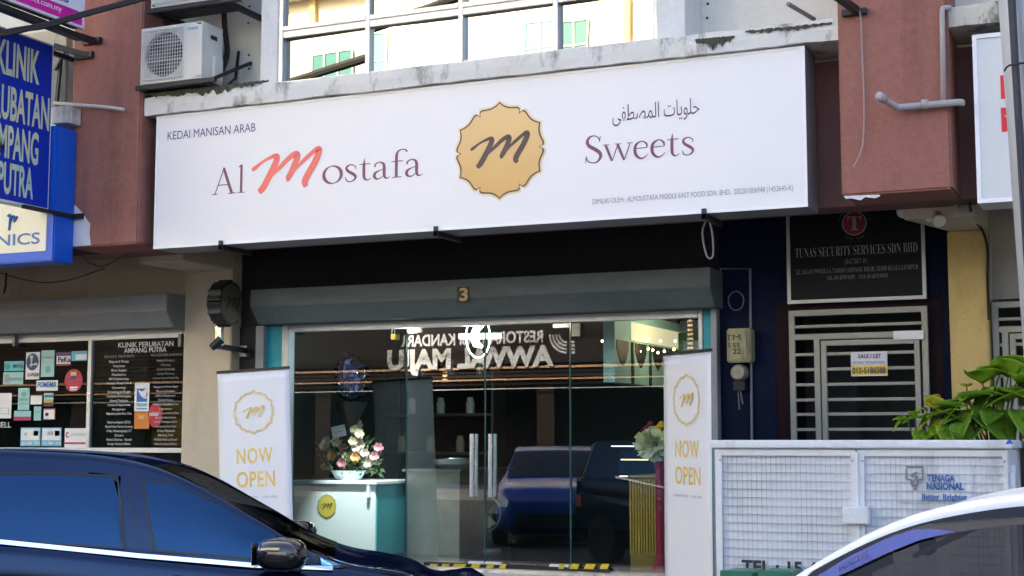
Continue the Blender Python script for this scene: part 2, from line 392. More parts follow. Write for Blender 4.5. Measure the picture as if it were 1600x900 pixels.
# ================================================================== THE SHOP ROW
PX0, PX1, PX2, PX3 = -9.46, -8.64, -2.165, -1.367      # the two brown pillars
SOF = 3.80; BMB = 3.47
B = thing('shophouse_row', 'long shophouse row with brown pillars, cream upper wall and dark shop openings below', 'building', (-5.4, 12, 0))
YG = 12.75
win_x0, win_x1 = X_(440, 11.12, 100), X_(1030, 11.12, 60)
make('upper_wall', MB().box(-24, 8, 11.5, 11.75, 4.64, 11.6), cream_m, B)
make('roof', MB().box(-24.3, 8.3, 10.7, 20, 11.6, 11.8), cream_m, B)
make('back_wall', MB().box(-24, 8, 19.6, 19.8, 0, 11.6), cream_m, B)
make('end_wall', MB().box(-24.2, -24.003, 11.5, 19.8, 0, 11.6), cream_m, B); make('end_wall', MB().box(8.003, 8.2, 11.5, 19.8, 0, 11.6), cream_m, B)
make('beam', MB().box(-24, 8, 11.42, 11.75, BMB+.003, 4.637), beam_m, B)
for a, b in ((-16.6, -15.8), (PX0, PX1), (PX2, PX3), (5.0, 5.8)):
    make('pillar', MB().box(a, b, 10.9, 11.418, BMB, 11.59), pillar_m, B, bevel=.015)
# broken plaster at the foot of the two pillars
plm = mat('bare_plaster', (.72, .73, .74), .8, var=.15, vscale=9)
pp = [P(x, y, 10.897) for x, y in ((106, 312), (114, 318), (122, 325), (131, 335), (135, 342), (141, 350), (140, 365), (142, 383), (104, 386))]
make('plaster_patch', MB().prism(pp, (0, -.004, 0)), plm, B)
pp = [P(x, y, 10.897) for x, y in ((1318, 306), (1322, 311), (1330, 310), (1345, 313), (1352, 308), (1368, 310), (1376, 306), (1372, 304.2), (1320, 306.5))]
make('plaster_patch', MB().prism(pp, (0, -.005, 0)), plm, B)
def ledge(x0, x1, m, z0=4.68, z1=4.845):
    mb = MB(); n = max(2, int((x1-x0)/.12)); rows = []
    for i in range(n+1):
        x = x0+(x1-x0)*i/n; j = lambda s: random.uniform(-s, s)
        rows.append([(x, 11.5, z0), (x, 10.95+j(.004), z0+j(.006)), (x, 10.945+j(.004), z0+.08), (x, 10.95+j(.004), z1+j(.008)), (x, 11.5, z1+.01)])
    mb.grid(rows); mb.f.append((0, 1, 2, 3, 4)); k = n*5; mb.f.append((k+4, k+3, k+2, k+1, k))
    return make('ledge', mb, m, B)
ledge(-15.797, PX0-.003, ledge_m); ledge(PX1+.003, PX2-.003, ledge_m); ledge(PX3+.003, 4.997, rust_m, 4.68, 4.83)
# flaking, mould-blackened plaster along the top of the ledge
mould = mat('black_mould', (.03, .03, .022), .95, col2=(.11, .105, .075), vscale=30, bump=.6)
for x0, x1, y0, y1, d in ((222, 420, 146, 124, 9), (1086, 1148, 60, 55, 15), (1165, 1300, 47, 34, 5)):
    n = 46; up_, lo = [], []
    for i in range(n+1):
        t = i/n; x = x0+(x1-x0)*t; y = y0+(y1-y0)*t; e = math.sin(math.pi*t)**.5
        up_.append(P(x, y+random.uniform(0, 2), 10.938)); lo.append(P(x, y+3+(random.random()**2*d+d*.35)*e, 10.938))
    mb = MB(); mb.grid([up_, lo]); lab(make('mould_patch', mb, mould, B, fixn=False, solid=.004), 'black mould along the ledge top')
# the party-wall columns, shop-level walls and soffits
make('column', MB().box(-9.36, -8.765, 12.6, 13.2, .2, SOF), beige_m, B, bevel=.01)
make('column', MB().box(-1.63, -1.32, 12.55, 13.2, .2, 3.388), yellow_m, B, bevel=.01)
make('party_beam', MB().prism([(-1.86, 11.755, 3.392), (-1.32, 11.755, 3.392), (-1.32, 12.95, 3.392), (-1.6, 12.95, 3.392), (-1.63, 12.56, 3.392)], (0, 0, SOF-3.395)), beige_m, B, bevel=.01)
make('party_beam', MB().box(-9.3, -8.765, 11.76, 12.59, 3.41, SOF-.002), beige_m, B, bevel=.01)
make('soffit', MB().box(-24, -8.9, 11.76, 19.5, SOF, SOF+.1), beige_m, B)
make('soffit', MB().box(-8.897, -1.5, 11.76, 19.5, SOF, SOF+.1), black_wall, B)
make('soffit', MB().box(-1.497, 8, 11.76, 19.5, SOF, SOF+.1), grey_wall, B)
make('clinic_wall', MB().box(-24, -9.363, YG, 12.95, 2.86, SOF-.003).box(-24, -15, YG, 12.95, .2, 2.857), beige_m, B)
make('shop_wall', MB().box(-8.762, -3.643, YG+.02, 12.95, 2.83, SOF-.003).box(-8.762, -8.51, YG, 13.3, .2, 2.827), black_wall, B)
make('stair_wall', MB().box(-3.64, -3.135, YG, 13.3, .2, SOF-.003).box(-3.132, -1.723, YG, 12.95, 2.86, SOF-.003).box(-1.72, -1.633, YG, 13.3, .2, SOF-.003), navy_m, B)
make('stair_doorway', MB().box(-3.132, -3.01, YG-.004, 13.3, .2, 2.857).box(-1.83, -1.723, YG-.004, 13.3, .2, 2.857).box(-3.007, -1.833, YG-.004, 13.3, 2.80, 2.857), maroon_m, B)
make('right_shop_wall', MB().box(-1.317, 8, YG+.05, 12.95, 2.83, SOF-.003), grey_wall, B)
# rooms behind the openings
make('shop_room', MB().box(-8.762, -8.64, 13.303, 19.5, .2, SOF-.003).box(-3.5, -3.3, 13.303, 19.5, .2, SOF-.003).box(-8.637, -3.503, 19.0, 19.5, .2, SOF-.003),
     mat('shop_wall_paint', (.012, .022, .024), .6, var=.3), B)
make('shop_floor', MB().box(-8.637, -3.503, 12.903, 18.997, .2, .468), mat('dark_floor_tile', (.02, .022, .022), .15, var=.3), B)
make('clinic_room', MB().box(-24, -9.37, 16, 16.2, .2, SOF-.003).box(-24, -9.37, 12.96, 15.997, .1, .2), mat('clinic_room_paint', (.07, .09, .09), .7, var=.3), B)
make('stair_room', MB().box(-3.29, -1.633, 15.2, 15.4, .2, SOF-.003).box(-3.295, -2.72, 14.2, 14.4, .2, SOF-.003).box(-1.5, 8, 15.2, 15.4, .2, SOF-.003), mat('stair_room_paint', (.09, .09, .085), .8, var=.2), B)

# upper window: a white box of aluminium lights standing on the ledge
W = thing('upper_window', 'wide aluminium window with mirrored panes above the white shop sign', 'window', (-5.4, 11.3, 4.85))
zb, zt_, ztr = 4.862, 6.4, Z_(447, 57, 11.12)
mull = [444, 579, 724, 872, 1027]
fx = [X_(p, 11.12, 80) for p in mull]
mb = MB(); hw = .022
for i, x in enumerate(fx): mb.box(x-hw, x+hw, 11.06, 11.16, zb, zt_)
for i in range(4):
    mb.box(fx[i]+hw, fx[i+1]-hw, 11.07, 11.15, zb, zb+.025)
    mb.box(fx[i]+hw, fx[i+1]-hw, 11.065, 11.155, ztr-.03, ztr+.03)
    mb.box(fx[i]+hw, fx[i+1]-hw, 11.055, 11.09, ztr+.034, ztr+.075)
make('frame', mb, mat('window_aluminium', (.6, .61, .62), .35, .5, var=.2), W, bevel=.003)
for i in range(4):
    for z0, z1 in ((zb+.025, ztr-.03), (ztr+.03, zt_)):
        t = random.uniform(-.012, .012)
        make('pane', MB().add([(fx[i]+hw, 11.115+t, z0), (fx[i+1]-hw, 11.115-t, z0), (fx[i+1]-hw, 11.115-t, z1), (fx[i]+hw, 11.115+t, z1)], [(0, 1, 2, 3)]), film_glass, W)
xs0, xs1 = X_(412, 11.1, 80), X_(1074, 11.1, 80)
make('surround', MB().box(xs0, fx[0]-hw-.003, 11.05, 11.5, 4.85, 6.6).box(fx[-1]+hw+.003, xs1, 11.05, 11.5, 4.85, 6.6).box(fx[0]-.1, fx[-1]+.1, 11.28, 11.5, 4.85, 6.6).box(xs0, xs1, 11.04, 11.5, 6.6, 6.8), stained('white_surround_paint', (.74, .74, .73), (.4, .4, .38), .4, 3, (1, 1, .2), thr=.55), W, bevel=.006)
# bolt holes in the cream wall
for px, py in ((390, 10), (388, 36), (389, 86), (389, 107), (1106, 6), (1082, 25), (1105, 28), (1054, 42), (1081, 2)):
    c = P(px, py, 11.497); make('bolt_hole', MB().lathe(c, [(.011, 0), (.011, .004)], (0, -1, 0), 8), rubber_m, B)

# ================================================================== MAIN SIGN
YS = 11.0
sx0, sx1 = -8.53, -2.44; sz0, sz1 = 3.422, 4.672
S = thing('shop_signboard', 'long white shop signboard with gold scalloped badge and purple serif lettering', 'signboard', ((sx0+sx1)/2, YS+.2, sz0))
sign_face = mat('sign_face_vinyl', (.84, .83, .85), .4, var=.02, vscale=1)
make('body', MB().box(sx0, sx1, YS+.004, YS+.36, sz0, sz1), mat('sign_side_metal', (.3, .3, .31), .5, .2, var=.2), S, bevel=.004)
make('face', MB().box(sx0+.022, sx1-.022, YS, YS+.002, sz0+.022, sz1-.022), sign_face, S)
mb = MB()
mb.box(sx0, sx1, YS-.006, YS+.003, sz0, sz0+.022).box(sx0, sx1, YS-.006, YS+.003, sz1-.022, sz1)
mb.box(sx0, sx0+.022, YS-.006, YS+.003, sz0+.0221, sz1-.0221).box(sx1-.022, sx1, YS-.006, YS+.003, sz0+.0221, sz1-.0221)
make('edge_trim', mb, mat('sign_trim_white', (.88, .88, .9), .4), S)
purple = mat('purple_lettering', (.17, .05, .085), .5, col2=(.24, .085, .14), vscale=3)
coral = mat('coral_lettering', (.92, .17, .14), .45)
navy_ink = mat('navy_lettering', (.07, .07, .2), .5)
grey_ink = mat('grey_lettering', (.27, .28, .38), .5)
ftext('KEDAI MANISAN ARAB', 262, 219, 399, 13, YS, navy_ink, S)
roman('Al', 332, 305, 381, 42, YS, purple, S)
roman('ostafa', 503, 287, 659, 41, YS, purple, S)
roman('Sweets', 913, 255, 1086, 42, YS, purple, S)
arab = ''.join(reversed('\ufea3\ufee0\ufeee\ufef3\ufe8e\ufe95 \ufe8d\ufedf\ufee4\ufebc\ufec4\ufed4\ufef0'))
ftext(arab, 957, 190, 1093, 24, YS, mat('dark_purple_lettering', (.10, .04, .07), .5), S, bold=-.004)
ftext('DIMILIKI OLEH:  ALMOUSTAFA MIDDLE EAST FOOD SDN. BHD.  202201006948 (1452645-K)', 926, 319, 1240, 8, YS, grey_ink, S)
ca, cb = P(391, 265, YS), P(502, 265, YS)
brush(P(447, 267, YS), XD, UP, (cb.x-ca.x)*.5, coral, S, lift=.003)
gm = bpy.data.materials.new('gold_badge_print'); gm.use_nodes = True; _t = gm.node_tree
_tc = _t.nodes.new('ShaderNodeTexCoord'); _sp = _t.nodes.new('ShaderNodeSeparateXYZ'); _cr = _t.nodes.new('ShaderNodeValToRGB')
_t.links.new(_tc.outputs['Generated'], _sp.inputs[0]); _t.links.new(_sp.outputs['Z'], _cr.inputs[0]); _t.links.new(_cr.outputs[0], _t.nodes['Principled BSDF'].inputs['Base Color'])
_cr.color_ramp.elements[0].color = (.68, .40, .12, 1); _cr.color_ramp.elements[1].color = (.80, .55, .25, 1)
_t.nodes['Principled BSDF'].inputs['Roughness'].default_value = .4
brown_ink = mat('brown_outline', (.12, .07, .045), .5)
bc = P(781, 235, YS); brx = (X_(848, YS, 235)-X_(714, YS, 235))/2*1.08; bry = Z_(781, 160, YS)-bc.z
badge(bc, XD, UP, brx, bry, S, gm, brown_ink, mat('brown_monogram', (.085, .05, .055), .5), halo=mat('badge_halo_print', (.85, .72, .5), .5), msize=.65)
# steel arms that hold the sign from below
for px, py in ((345, 378), (681, 357), (1100, 331)):
    a = P(px, py, YS-.02); mb = MB()
    mb.box(a.x-.02, a.x+.02, YS-.03, YS+.45, sz0-.045, sz0-.005).box(a.x-.018, a.x+.018, YS-.03, YS-.012, sz0-.045, sz0+.035)
    make('support_arm', mb, black_m, S)
a = P(1103, 345, 11.2)
make('cable_loop', MB().tube([a, a+Vector((-.03, 0, -.1)), a+Vector((.0, .01, -.28)), a+Vector((.05, .01, -.28)), a+Vector((.05, 0, -.1)), a+Vector((.02, 0, .02))], .008, 6, smooth=5), mat('grey_cable', (.2, .2, .21), .6), S)

# ================================================================== SWEET SHOP FRONT
gx = [-8.13, -6.805, -5.955, -5.085, -3.83]; gz0, gz1 = .475, 2.755
F = thing('sweet_shop_front', 'wide frameless glass shopfront with double doors and teal side strips', 'shopfront', (-6, YG, .47))
make('frame', MB().box(-8.21, gx[0]-.003, YG-.06, YG+.06, .47, 2.825).box(gx[0], gx[4], YG-.05, YG+.05, gz1+.003, 2.825).box(gx[4]+.003, -3.79, YG-.05, YG+.05, .47, 2.825), mat('frame_aluminium', (.5, .54, .56), .4, .4, var=.12), F, bevel=.004)
make('side_panel', MB().box(-8.40, -8.213, YG-.03, YG+.05, .47, 2.82), teal_m, F)
make('side_panel', MB().box(-3.787, -3.70, YG-.03, YG+.05, .47, 2.82), teal_m, F)
edge_m = mat('glass_edge', (.05, .16, .15), .2)
TURN = R(1.3)
def pane_mesh(x0, x1, tilt=0):
    tt = math.tan(TURN)*(x1-x0)/2+tilt
    return MB().add([(x0, YG+tt, gz0), (x1, YG-tt, gz0), (x1, YG-tt-.012, gz1), (x0, YG+tt-.012, gz1)], [(0, 1, 2, 3)])
    return MB().add([(x0, YG+tilt, gz0), (x1, YG, gz0), (x1, YG-.008, gz1), (x0, YG+tilt-.008, gz1)], [(0, 1, 2, 3)])
handle_m = mat('brushed_steel', (.75, .76, .75), .28, 1)
for i in range(4):
    x0, x1 = gx[i]+.006, gx[i+1]-.006
    door = i in (1, 2)
    g = make('glass_door' if door else 'fixed_pane', pane_mesh(x0, x1, (.0, .001, -.001, .001)[i]), shop_glass, F)
    mb = MB()
    if i < 3: mb.box(x1, x1+.004, YG-.006, YG+.006, gz0, gz1)
    if i > 0: mb.box(x0-.004, x0, YG-.006, YG+.006, gz0, gz1)
    make('glass_edge', mb, edge_m, g)
    if door:
        hx = x1-.11 if i == 1 else x0+.07
        zt2, zl2 = Z_(757, 678, YG), Z_(757, 776, YG)
        for dy in (-.055, .055):
            mb = MB().tube([(hx, YG+dy, zl2), (hx, YG+dy, zt2)], .019, 12)
            for zz in (zl2+.12, zt2-.12): mb.tube([(hx, YG+dy*.1, zz), (hx, YG+dy, zz)], .008, 8)
            make('handle', mb, handle_m, g, smooth=False)
        hx2 = x0 if i == 1 else x1
        s_ = 1 if i == 1 else -1
        make('hinge_patch', MB().box(hx2, hx2+s_*.16, YG-.02, YG+.02, gz1-.045, gz1-.006), handle_m, g, bevel=.004)
        a0, a1 = (x1-.16, x1) if i == 1 else (x0, x0+.17)
        make('bottom_patch', MB().box(a0, a1, YG-.025, YG+.025, gz0-.003, gz0+.05), white_m, g, bevel=.004)
        if i == 2: make('bottom_patch', MB().box(x1-.2, x1-.003, YG-.025, YG+.025, gz0-.003, gz0+.05), white_m, g, bevel=.004)
# hazard tape on the sill in front of the doors
haz = mat('hazard_yellow', (.75, .58, .03), .5, var=.3, vscale=20)
mb = MB()
for px, w_ in ((676, 13), (695, 12), (716, 20), (742, 14), (765, 12), (785, 10), (877, 8), (897, 13), (921, 15), (944, 12)):
    a, b = P(px, 889, YG-.03), P(px, 881, YG-.03); k = w_/160
    mb.add([(a.x-k*.6, YG-.032, a.z), (a.x+k*.4, YG-.032, a.z), (a.x+k*.7, YG-.032, b.z), (a.x-k*.3, YG-.032, b.z)], [(0, 1, 2, 3)])
make('black_tape', MB().box(P(664, 885, YG).x, P(955, 885, YG).x, YG-.030, YG-.0285, P(700, 890.5, YG-.03).z, P(700, 879.5, YG-.03).z), rubber_m, F)
make('hazard_tape', mb, haz, F, fixn=False)
# padlock hanging on the header
a = P(615, 525, YG-.06); mb = MB().box(a.x-.025, a.x+.025, YG-.075, YG-.055, a.z-.035, a.z+.02)
pk = make('padlock', mb, mat('brass', (.7, .55, .15), .35, .8), F, bevel=.005)
make('shackle', MB().tube([(a.x-.016, YG-.065, a.z+.015), (a.x-.016, YG-.065, a.z+.06), (a.x, YG-.065, a.z+.075), (a.x+.016, YG-.065, a.z+.06), (a.x+.016, YG-.065, a.z+.015)], .005, 6), steel_m, pk)
a = P(902, 512, YG-.05)
make('latch_plate', MB().box(a.x-.05, a.x+.03, YG-.07, YG-.051, a.z-.08, a.z+.04).box(a.x-.02, a.x+.02, YG-.085, YG-.071, a.z-.03, a.z+.02), mat('latch_paint', (.6, .57, .4), .5, var=.3), F, bevel=.004)

def shutter_box(x0, x1, z0, z1, yf, yb, m, name, label, gl=None):
    t = thing(name, label, 'roller shutter', ((x0+x1)/2, yb, z0))
    prof = [(yf, z1), (yf, z0+.16), (yf+.14, z0), (yb, z0), (yb, z1)]
    make('housing', MB().prism([(x0, y, z) for y, z in prof], (x1-x0, 0, 0)), m, t, bevel=.004)
    return t
SH = shutter_box(-8.37, -3.61, 2.83, 3.163, 12.35, YG+.017, shutter_m, 'roller_shutter', 'grey roller shutter housing with house number 3 above glass doors')
make('guide_rail', MB().box(-8.50, -8.403, YG-.10, YG+.04, .47, 2.826), guide_m, SH, bevel=.004)
make('guide_rail', MB().box(-3.697, -3.645, YG-.10, YG+.04, .47, 2.826), guide_m, SH, bevel=.004)
a, b = P(715, 472, 12.35), P(733, 448, 12.35)
npl = make('number_plate', MB().box(a.x, b.x, 12.335, 12.348, a.z, b.z), mat('number_plate_black', (.02, .018, .015), .5), SH)
ftext('3', 718, 469.5, 731, 19, 12.334, mat('number_gold', (.7, .45, .22), .5, var=.3, vscale=40), npl, bold=.03)

# ================================================================== CLINIC FRONT
SH2 = shutter_box(-14.8, -9.36, 2.83, 3.16, 12.3, YG-.003, mat('clinic_shutter_paint', (.3, .3, .29), .55, var=.15), 'roller_shutter', 'dull grey roller shutter housing over the sticker covered clinic window')
make('end_cap', MB().prism([(-9.357, y, z) for y, z in ((12.29, 3.17), (12.29, 2.985), (12.44, 2.80), (YG-.003, 2.80), (YG-.003, 3.17))], (.012, 0, 0)), mat('clinic_cap_paint', (.2, .2, .2), .5), SH2)
CL = thing('clinic_shopfront', 'clinic window front with aluminium frame, stickers and price list poster', 'shopfront', (-11.5, 12.7, .2))
YC = 12.70
czt, czb = 2.74, 1.585
c_x = [X_(-330, YC), X_(141, YC, 620), X_(293, YC, 620)]
cf = mat('clinic_frame_aluminium', (.68, .69, .68), .45, .3, var=.12)
make('frame', MB().box(c_x[0], -9.39, YC-.03, YC+.03, czt, 2.825).box(c_x[0], -9.39, YC-.035, YC+.03, czb-.05, czb)
     .box(c_x[1]-.025, c_x[1]+.025, YC-.03, YC+.03, czb, czt).box(c_x[0], c_x[0]+.05, YC-.03, YC+.03, .2, czb-.05).box(c_x[1]-.025, c_x[1]+.025, YC-.03, YC+.03, .2, czb-.05), cf, CL, bevel=.004)
make('side_frame', MB().box(c_x[2]+.0, -9.372, YC-.05, YC+.05, .2, 2.739), alu_dark, CL, bevel=.004)
panes = []
for x0, x1 in ((c_x[0]+.05, c_x[1]-.025), (c_x[1]+.025, c_x[2])):
    for z0, z1 in ((czb, czt), (.2, czb-.05)):
        g = make('pane', MB().add([(x0, YC, z0), (x1, YC, z0), (x1, YC, z1), (x0, YC, z1)], [(0, 1, 2, 3)]), clinic_glass, CL); panes.append(g)
def stk(x0, y0, x1, y1, col, parent=CL, d=0, name='sticker', label=None, shape='rect', rough=.45):
    m = mat('sticker_%d_%d_%d' % tuple(int(c*100) for c in col), col, rough)
    yy = YC-.004-d*.003
    if shape == 'rect':
        a, b = P(x0, y1, YC), P(x1, y0, YC)
        o = make(name, MB().box(a.x, b.x, yy-.001, yy, a.z, b.z), m, parent)
    else:
        a, b = P(x0, y1, YC), P(x1, y0, YC); c = (a+b)/2
        o = make(name, MB().prism([(c.x+(b.x-a.x)/2*math.cos(t*R(10)), yy-.001, c.z+(b.z-a.z)/2*math.sin(t*R(10))) for t in range(36)], (0, .001, 0)), m, parent)
    if label: o['label'] = label
    return o
def sub(st, x0, y0, x1, y1, col, shape='rect', d=1): return stk(x0, y0, x1, y1, col, st, d, 'print', None, shape)
def stext(st, body, x0, y0, x1, cap, col, bold=0, d=2):
    return ftext(body, x0, y0, x1, cap, YC-.006-d*.003, mat('print_%d_%d_%d' % tuple(int(c*100) for c in col), col, .5), st, bold=bold, lift=.001)
aqua, wht, dkb, red_ = (.32, .62, .6), (.78, .8, .8), (.02, .06, .16), (.45, .01, .06)
s1 = stk(7, 564, 38, 580, (.12, .55, .55), label='teal sticker'); stext(s1, 'MIYA', 20, 575, 36, 6, (.02, .1, .12), .02); sub(s1, 8, 567, 17, 578, (.03, .38, .4), 'o')
s2 = stk(5, 581, 37, 601, aqua); sub(s2, 8, 585, 15, 598, (.3, .35, .4)); stext(s2, 'Amanah', 14, 594, 34, 5, (.3, .08, .12))
s3 = stk(40, 550, 63, 593, wht, label='white sticker with navy disc'); sub(s3, 41.5, 552, 61.5, 579, dkb, 'o'); stext(s3, 'G-FLEX', 43, 588, 61, 5, (.02, .02, .03), .03)
mb = MB(); q = lambda x, y: P(x, y, YC-.0105); mb.tube([q(50, 558), q(49, 571), q(57, 568)], .012, 6); mb.blob(q(50, 558), .022, 8, 6).blob(q(49, 571), .02, 8, 6).blob(q(57, 569), .02, 8, 6); make('print', mb, white_m, s3)
s4 = stk(64, 547, 86, 589, aqua); stext(s4, 'careplus', 67, 560, 84, 4, (.4, .1, .1)); sub(s4, 71, 572, 80, 583, (.2, .42, .42), 'o')
s5 = stk(88, 550, 112, 572, (.25, .01, .07)); sub(s5, 89, 556, 111, 569, wht); stext(s5, 'PeKa', 90.5, 566, 110, 8, (.03, .02, .03), .025); sub(s5, 89, 550, 111, 555, (.1, .04, .16))
s6 = stk(112, 548, 137, 564, (.1, .5, .65)); sub(s6, 119, 553, 136, 562, wht)
s7 = stk(101, 576, 130, 613, red_, label='round dark red sticker', shape='o'); sub(s7, 111, 581, 120, 587, (.75, .5, .12)); sub(s7, 111, 587, 120, 593, (.05, .04, .3)); sub(s7, 110, 604, 122, 607, wht); sub(s7, 110, 608, 121, 610, wht)
s8 = stk(57, 594, 91, 611, wht); stext(s8, 'FOMEMA', 59, 605, 88, 8, (.04, .2, .55), .02)
s9 = stk(-30, 614, 19, 654, wht); sub(s9, 2, 637, 15, 647, (.5, .52, .54)); sub(s9, 3, 638, 14, 646, wht, d=2)
s10 = stk(28, 606, 47, 641, aqua); sub(s10, 34, 612, 42, 620, (.2, .42, .42), 'o'); stext(s10, 'PERKESO', 31, 626, 44, 3.4, (.1, .2, .2)); stext(s10, 'panel clinic', 31, 632, 44, 3, (.1, .2, .2))
s11 = stk(48, 618, 66, 632, wht); s12 = stk(69, 614, 84, 633, aqua); sub(s12, 69, 624, 84, 629, (.6, .4, .15)); sub(s12, 69, 629, 84, 635, (.04, .05, .05)); stext(s12, 'MICARE', 70.5, 621, 83, 4, (.02, .1, .1), .02)
s13 = stk(22, 642, 49, 657, aqua); sub(s13, 22, 651, 49, 657, (.5, .02, .15)); s14 = stk(53, 635, 65, 657, aqua); stext(s14, 'panel', 55, 645, 63, 3, (.15, .3, .3))
s15 = stk(68, 638, 87, 656, (.55, .03, .1)); sub(s15, 69, 640, 86, 655, wht); sub(s15, 71, 645, 77, 650, (.02, .02, .03), 'o')
for x0, tx in ((32, '03-7084 1970'), (65, '03-7084 1910')):
    s_ = stk(x0, 668, x0+32, 697, (.1, .5, .7), label='blue edged phone sticker'); sub(s_, x0+1.5, 669.5, x0+30.5, 688, wht); stext(s_, tx, x0+2, 695, x0+30, 5, wht, .02)
    sub(s_, x0+21, 673, x0+29, 681, (.12, .5, .68)); stext(s_, 'UOB' if x0 > 40 else 'e', x0+8 if x0 > 40 else x0+6, 680, x0+18 if x0 > 40 else x0+10, 6, (.25, .28, .3))
s17 = stk(101, 669, 136, 700, wht); stext(s17, 'COMPUMED', 111, 681, 135, 4.5, (.5, .5, .52)); sub(s17, 101, 691, 135, 694, (.5, .02, .12)); sub(s17, 103, 675, 109, 684, (.5, .02, .12), 'o'); sub(s17, 105, 677, 110, 682, wht, 'o', 2)
ftext('BELL', -4, 668, 17, 8.5, YC-.006, mat('bell_print', (.72, .74, .74), .5), CL, bold=.01)
# right-hand poster: white words on dark glass
po = make('poster', MB().box(X_(149, YC), X_(229, YC), YC+.012, YC+.016, Z_(180, 699, YC), Z_(180, 533, YC)), mat('poster_black', (.008, .01, .01), .5), CL)
wp = mat('poster_white_print', (.6, .63, .62), .5); wp2 = mat('poster_pale_print', (.3, .32, .31), .5)
ftext('KLINIK PERUBATAN', 185, 543, 271, 7.5, YC-.004, wp, CL, bold=.018); ftext('AMPANG PUTRA', 194, 551.5, 260, 7.5, YC-.004, wp, CL, bold=.018)
ftext('SERVICE & TREATMENTS', 163, 559.5, 210, 4, YC-.004, wp2, CL); ftext('PROCEDURES & PRODUCTS', 236, 557, 291, 4, YC-.004, wp2, CL)
left_l = ['Diagnosis & Therapy', 'Vaccines', 'Minor Surgery', 'Paediatrics', 'ENT & Ophthalmology', 'Antenatal, Prenatal Care &', 'Gynaecology', 'Dermatology & Allergies', 'Vaccination & Immunisation', 'General Treatment', 'Diabetes & Hypertension', 'Management', 'Migraine, Joint Pain, Pain', None, 'Electrocardiogram (ECG)', 'Blood & Urine Test and Screening', 'X-Ray, Ultrasonography, CT', 'Scan', 'Medical Check-up   General', 'Foreign Workers & Maids']
right_l = ['Medical Products', 'Women', 'Health Screening', 'Family Planning', 'Wellness Test and Check & Pap', 'Child Care & Disease Control', 'Management & Minor Repair', 'Personal Accident', 'Safety & Assessment', 'Elderly Home', 'Wellness Scaling Blood Test', 'Pap smear', 'Travellers Vaccination, X-Ray', 'Blood & Urine Screen', 'Electro Cardiogram ECG', 'Ultrasound Scan Test', 'X-Ray, Physician', 'Hearing Test', 'Medical Check-up Screen', 'Driver & Company Worker']
for i, s_ in enumerate(left_l):
    if s_: wd = min(42, 9+len(s_)*1.15); ftext(s_, 186-wd/2, 567+i*6.75, 186+wd/2, 3.6, YC-.004, wp, CL, bold=.01)
for i, s_ in enumerate(right_l):
    wd = min(40, 9+len(s_)*1.15); ftext(s_, 259-wd/2, 565+i*6.85, 259+wd/2, 3.4, YC-.004, wp2 if i < 6 else wp, CL)
lg = stk(210, 598, 234, 643, wht, label='white sticker with blue bird'); sub(lg, 214, 607, 231, 628, (.01, .14, .5)); stext(lg, 'PMCARE', 213.5, 635, 229, 5, (.1, .4, .5), .02); sub(lg, 214, 637.5, 230, 640, (.05, .35, .6))
mb = MB().prism([P(x, y, YC-.0115) for x, y in ((216, 609), (222, 612), (227, 608), (231, 604), (230, 612), (228, 618), (230, 623), (224, 622), (219, 617))], (0, .001, 0)); make('print', mb, white_m, lg)
o_ = stk(210, 644, 234, 670, (.65, .2, .02), label='orange sticker'); sub(o_, 217, 648, 227, 656, (.75, .3, .06)); stext(o_, 'IHP', 218, 655, 226, 5, (.8, .5, .25), .02)
rd = stk(231, 630, 254, 668, (.5, .01, .04), shape='o', d=-1, label='round red sticker'); sub(rd, 232, 645, 248, 650, (.6, .5, .5), d=0)
make('clinic_shelf', MB().box(X_(240, 12.85), X_(290, 12.85), 12.83, 12.94, 1.6, 2.06), stained('wooden_boxes', (.5, .25, .05), (.15, .07, .02), .8, 6, (1, 1, 3)), CL, bevel=.01)
for px in (24, 283):
    a = P(px, 530, YC-.06); make('hook', MB().box(a.x-.02, a.x+.02, YC-.09, YC-.036, a.z-.08, a.z+.06), mat('hook_metal', (.2, .2, .18), .5, .5), CL, bevel=.004)

# ================================================================== LEFT: CLINIC SIGNS
blue_m = mat('sign_blue', (.0, .03, .42), .45, var=.06, spec=.25); blue2 = mat('lightbox_blue', (.0, .10, .6), .45, var=.08)
XB = -9.42
def side_sign(name, label, x, ynear, yfar, z0, z1, face, edge, thick=.12):
    t = thing(name, label, 'projecting sign', (x, (ynear+yfar)/2, z0))
    make('body', MB().box(x-thick, x-.004, ynear, yfar, z0, z1), edge, t, bevel=.006)
    make('face', MB().box(x-.003, x, ynear+.02, yfar-.02, z0+.02, z1-.02), face, t)
    return t
a = PXp(85, 70, XB); b = PXp(80, 330, XB); ynear = 9.35
K = side_sign('clinic_sign', 'blue projecting sign with four lines of pale yellow capitals', XB, ynear, a.y, b.z, a.z, blue_m, white_m)
cream_ink = mat('cream_lettering', (.72, .66, .36), .45, col2=(.35, .6, .55), vscale=2)
yd = Vector((0, 1, 0))
def xtext(body, px1, py1, cap, x, wide, m, par, **k):
    e = PXp(px1, py1, x); c = PXp(px1, py1-cap, x)
    return text(body, e-yd*wide, yd, UP, wide, m, par, cap=c.z-e.z, **k)
def spany(px0, px1, py, x): return PXp(px1, py, x).y-PXp(px0, py, x).y
for body, px0, px1, py, cap, tot in (('KLINIK', 0, 61, 131, 50, 6.2/5.6), ('PERUBATAN', 0, 76, 203, 49, 9/6.4), ('AMPANG', 0, 59, 257, 48, 6/4.6), ('PUTRA', 0, 51, 310, 46, 5/4.6)):
    xtext(body, px1, py, cap, XB, spany(px0, px1, py, XB)*tot, cream_ink, K, bold=.028)
for zz, l in ((a.z-.06, .0), (b.z+.05, 0)):
    make('bracket', MB().bar((XB-.06, a.y, zz), (XB-.06, 11.0, zz), .04), black_m, K)
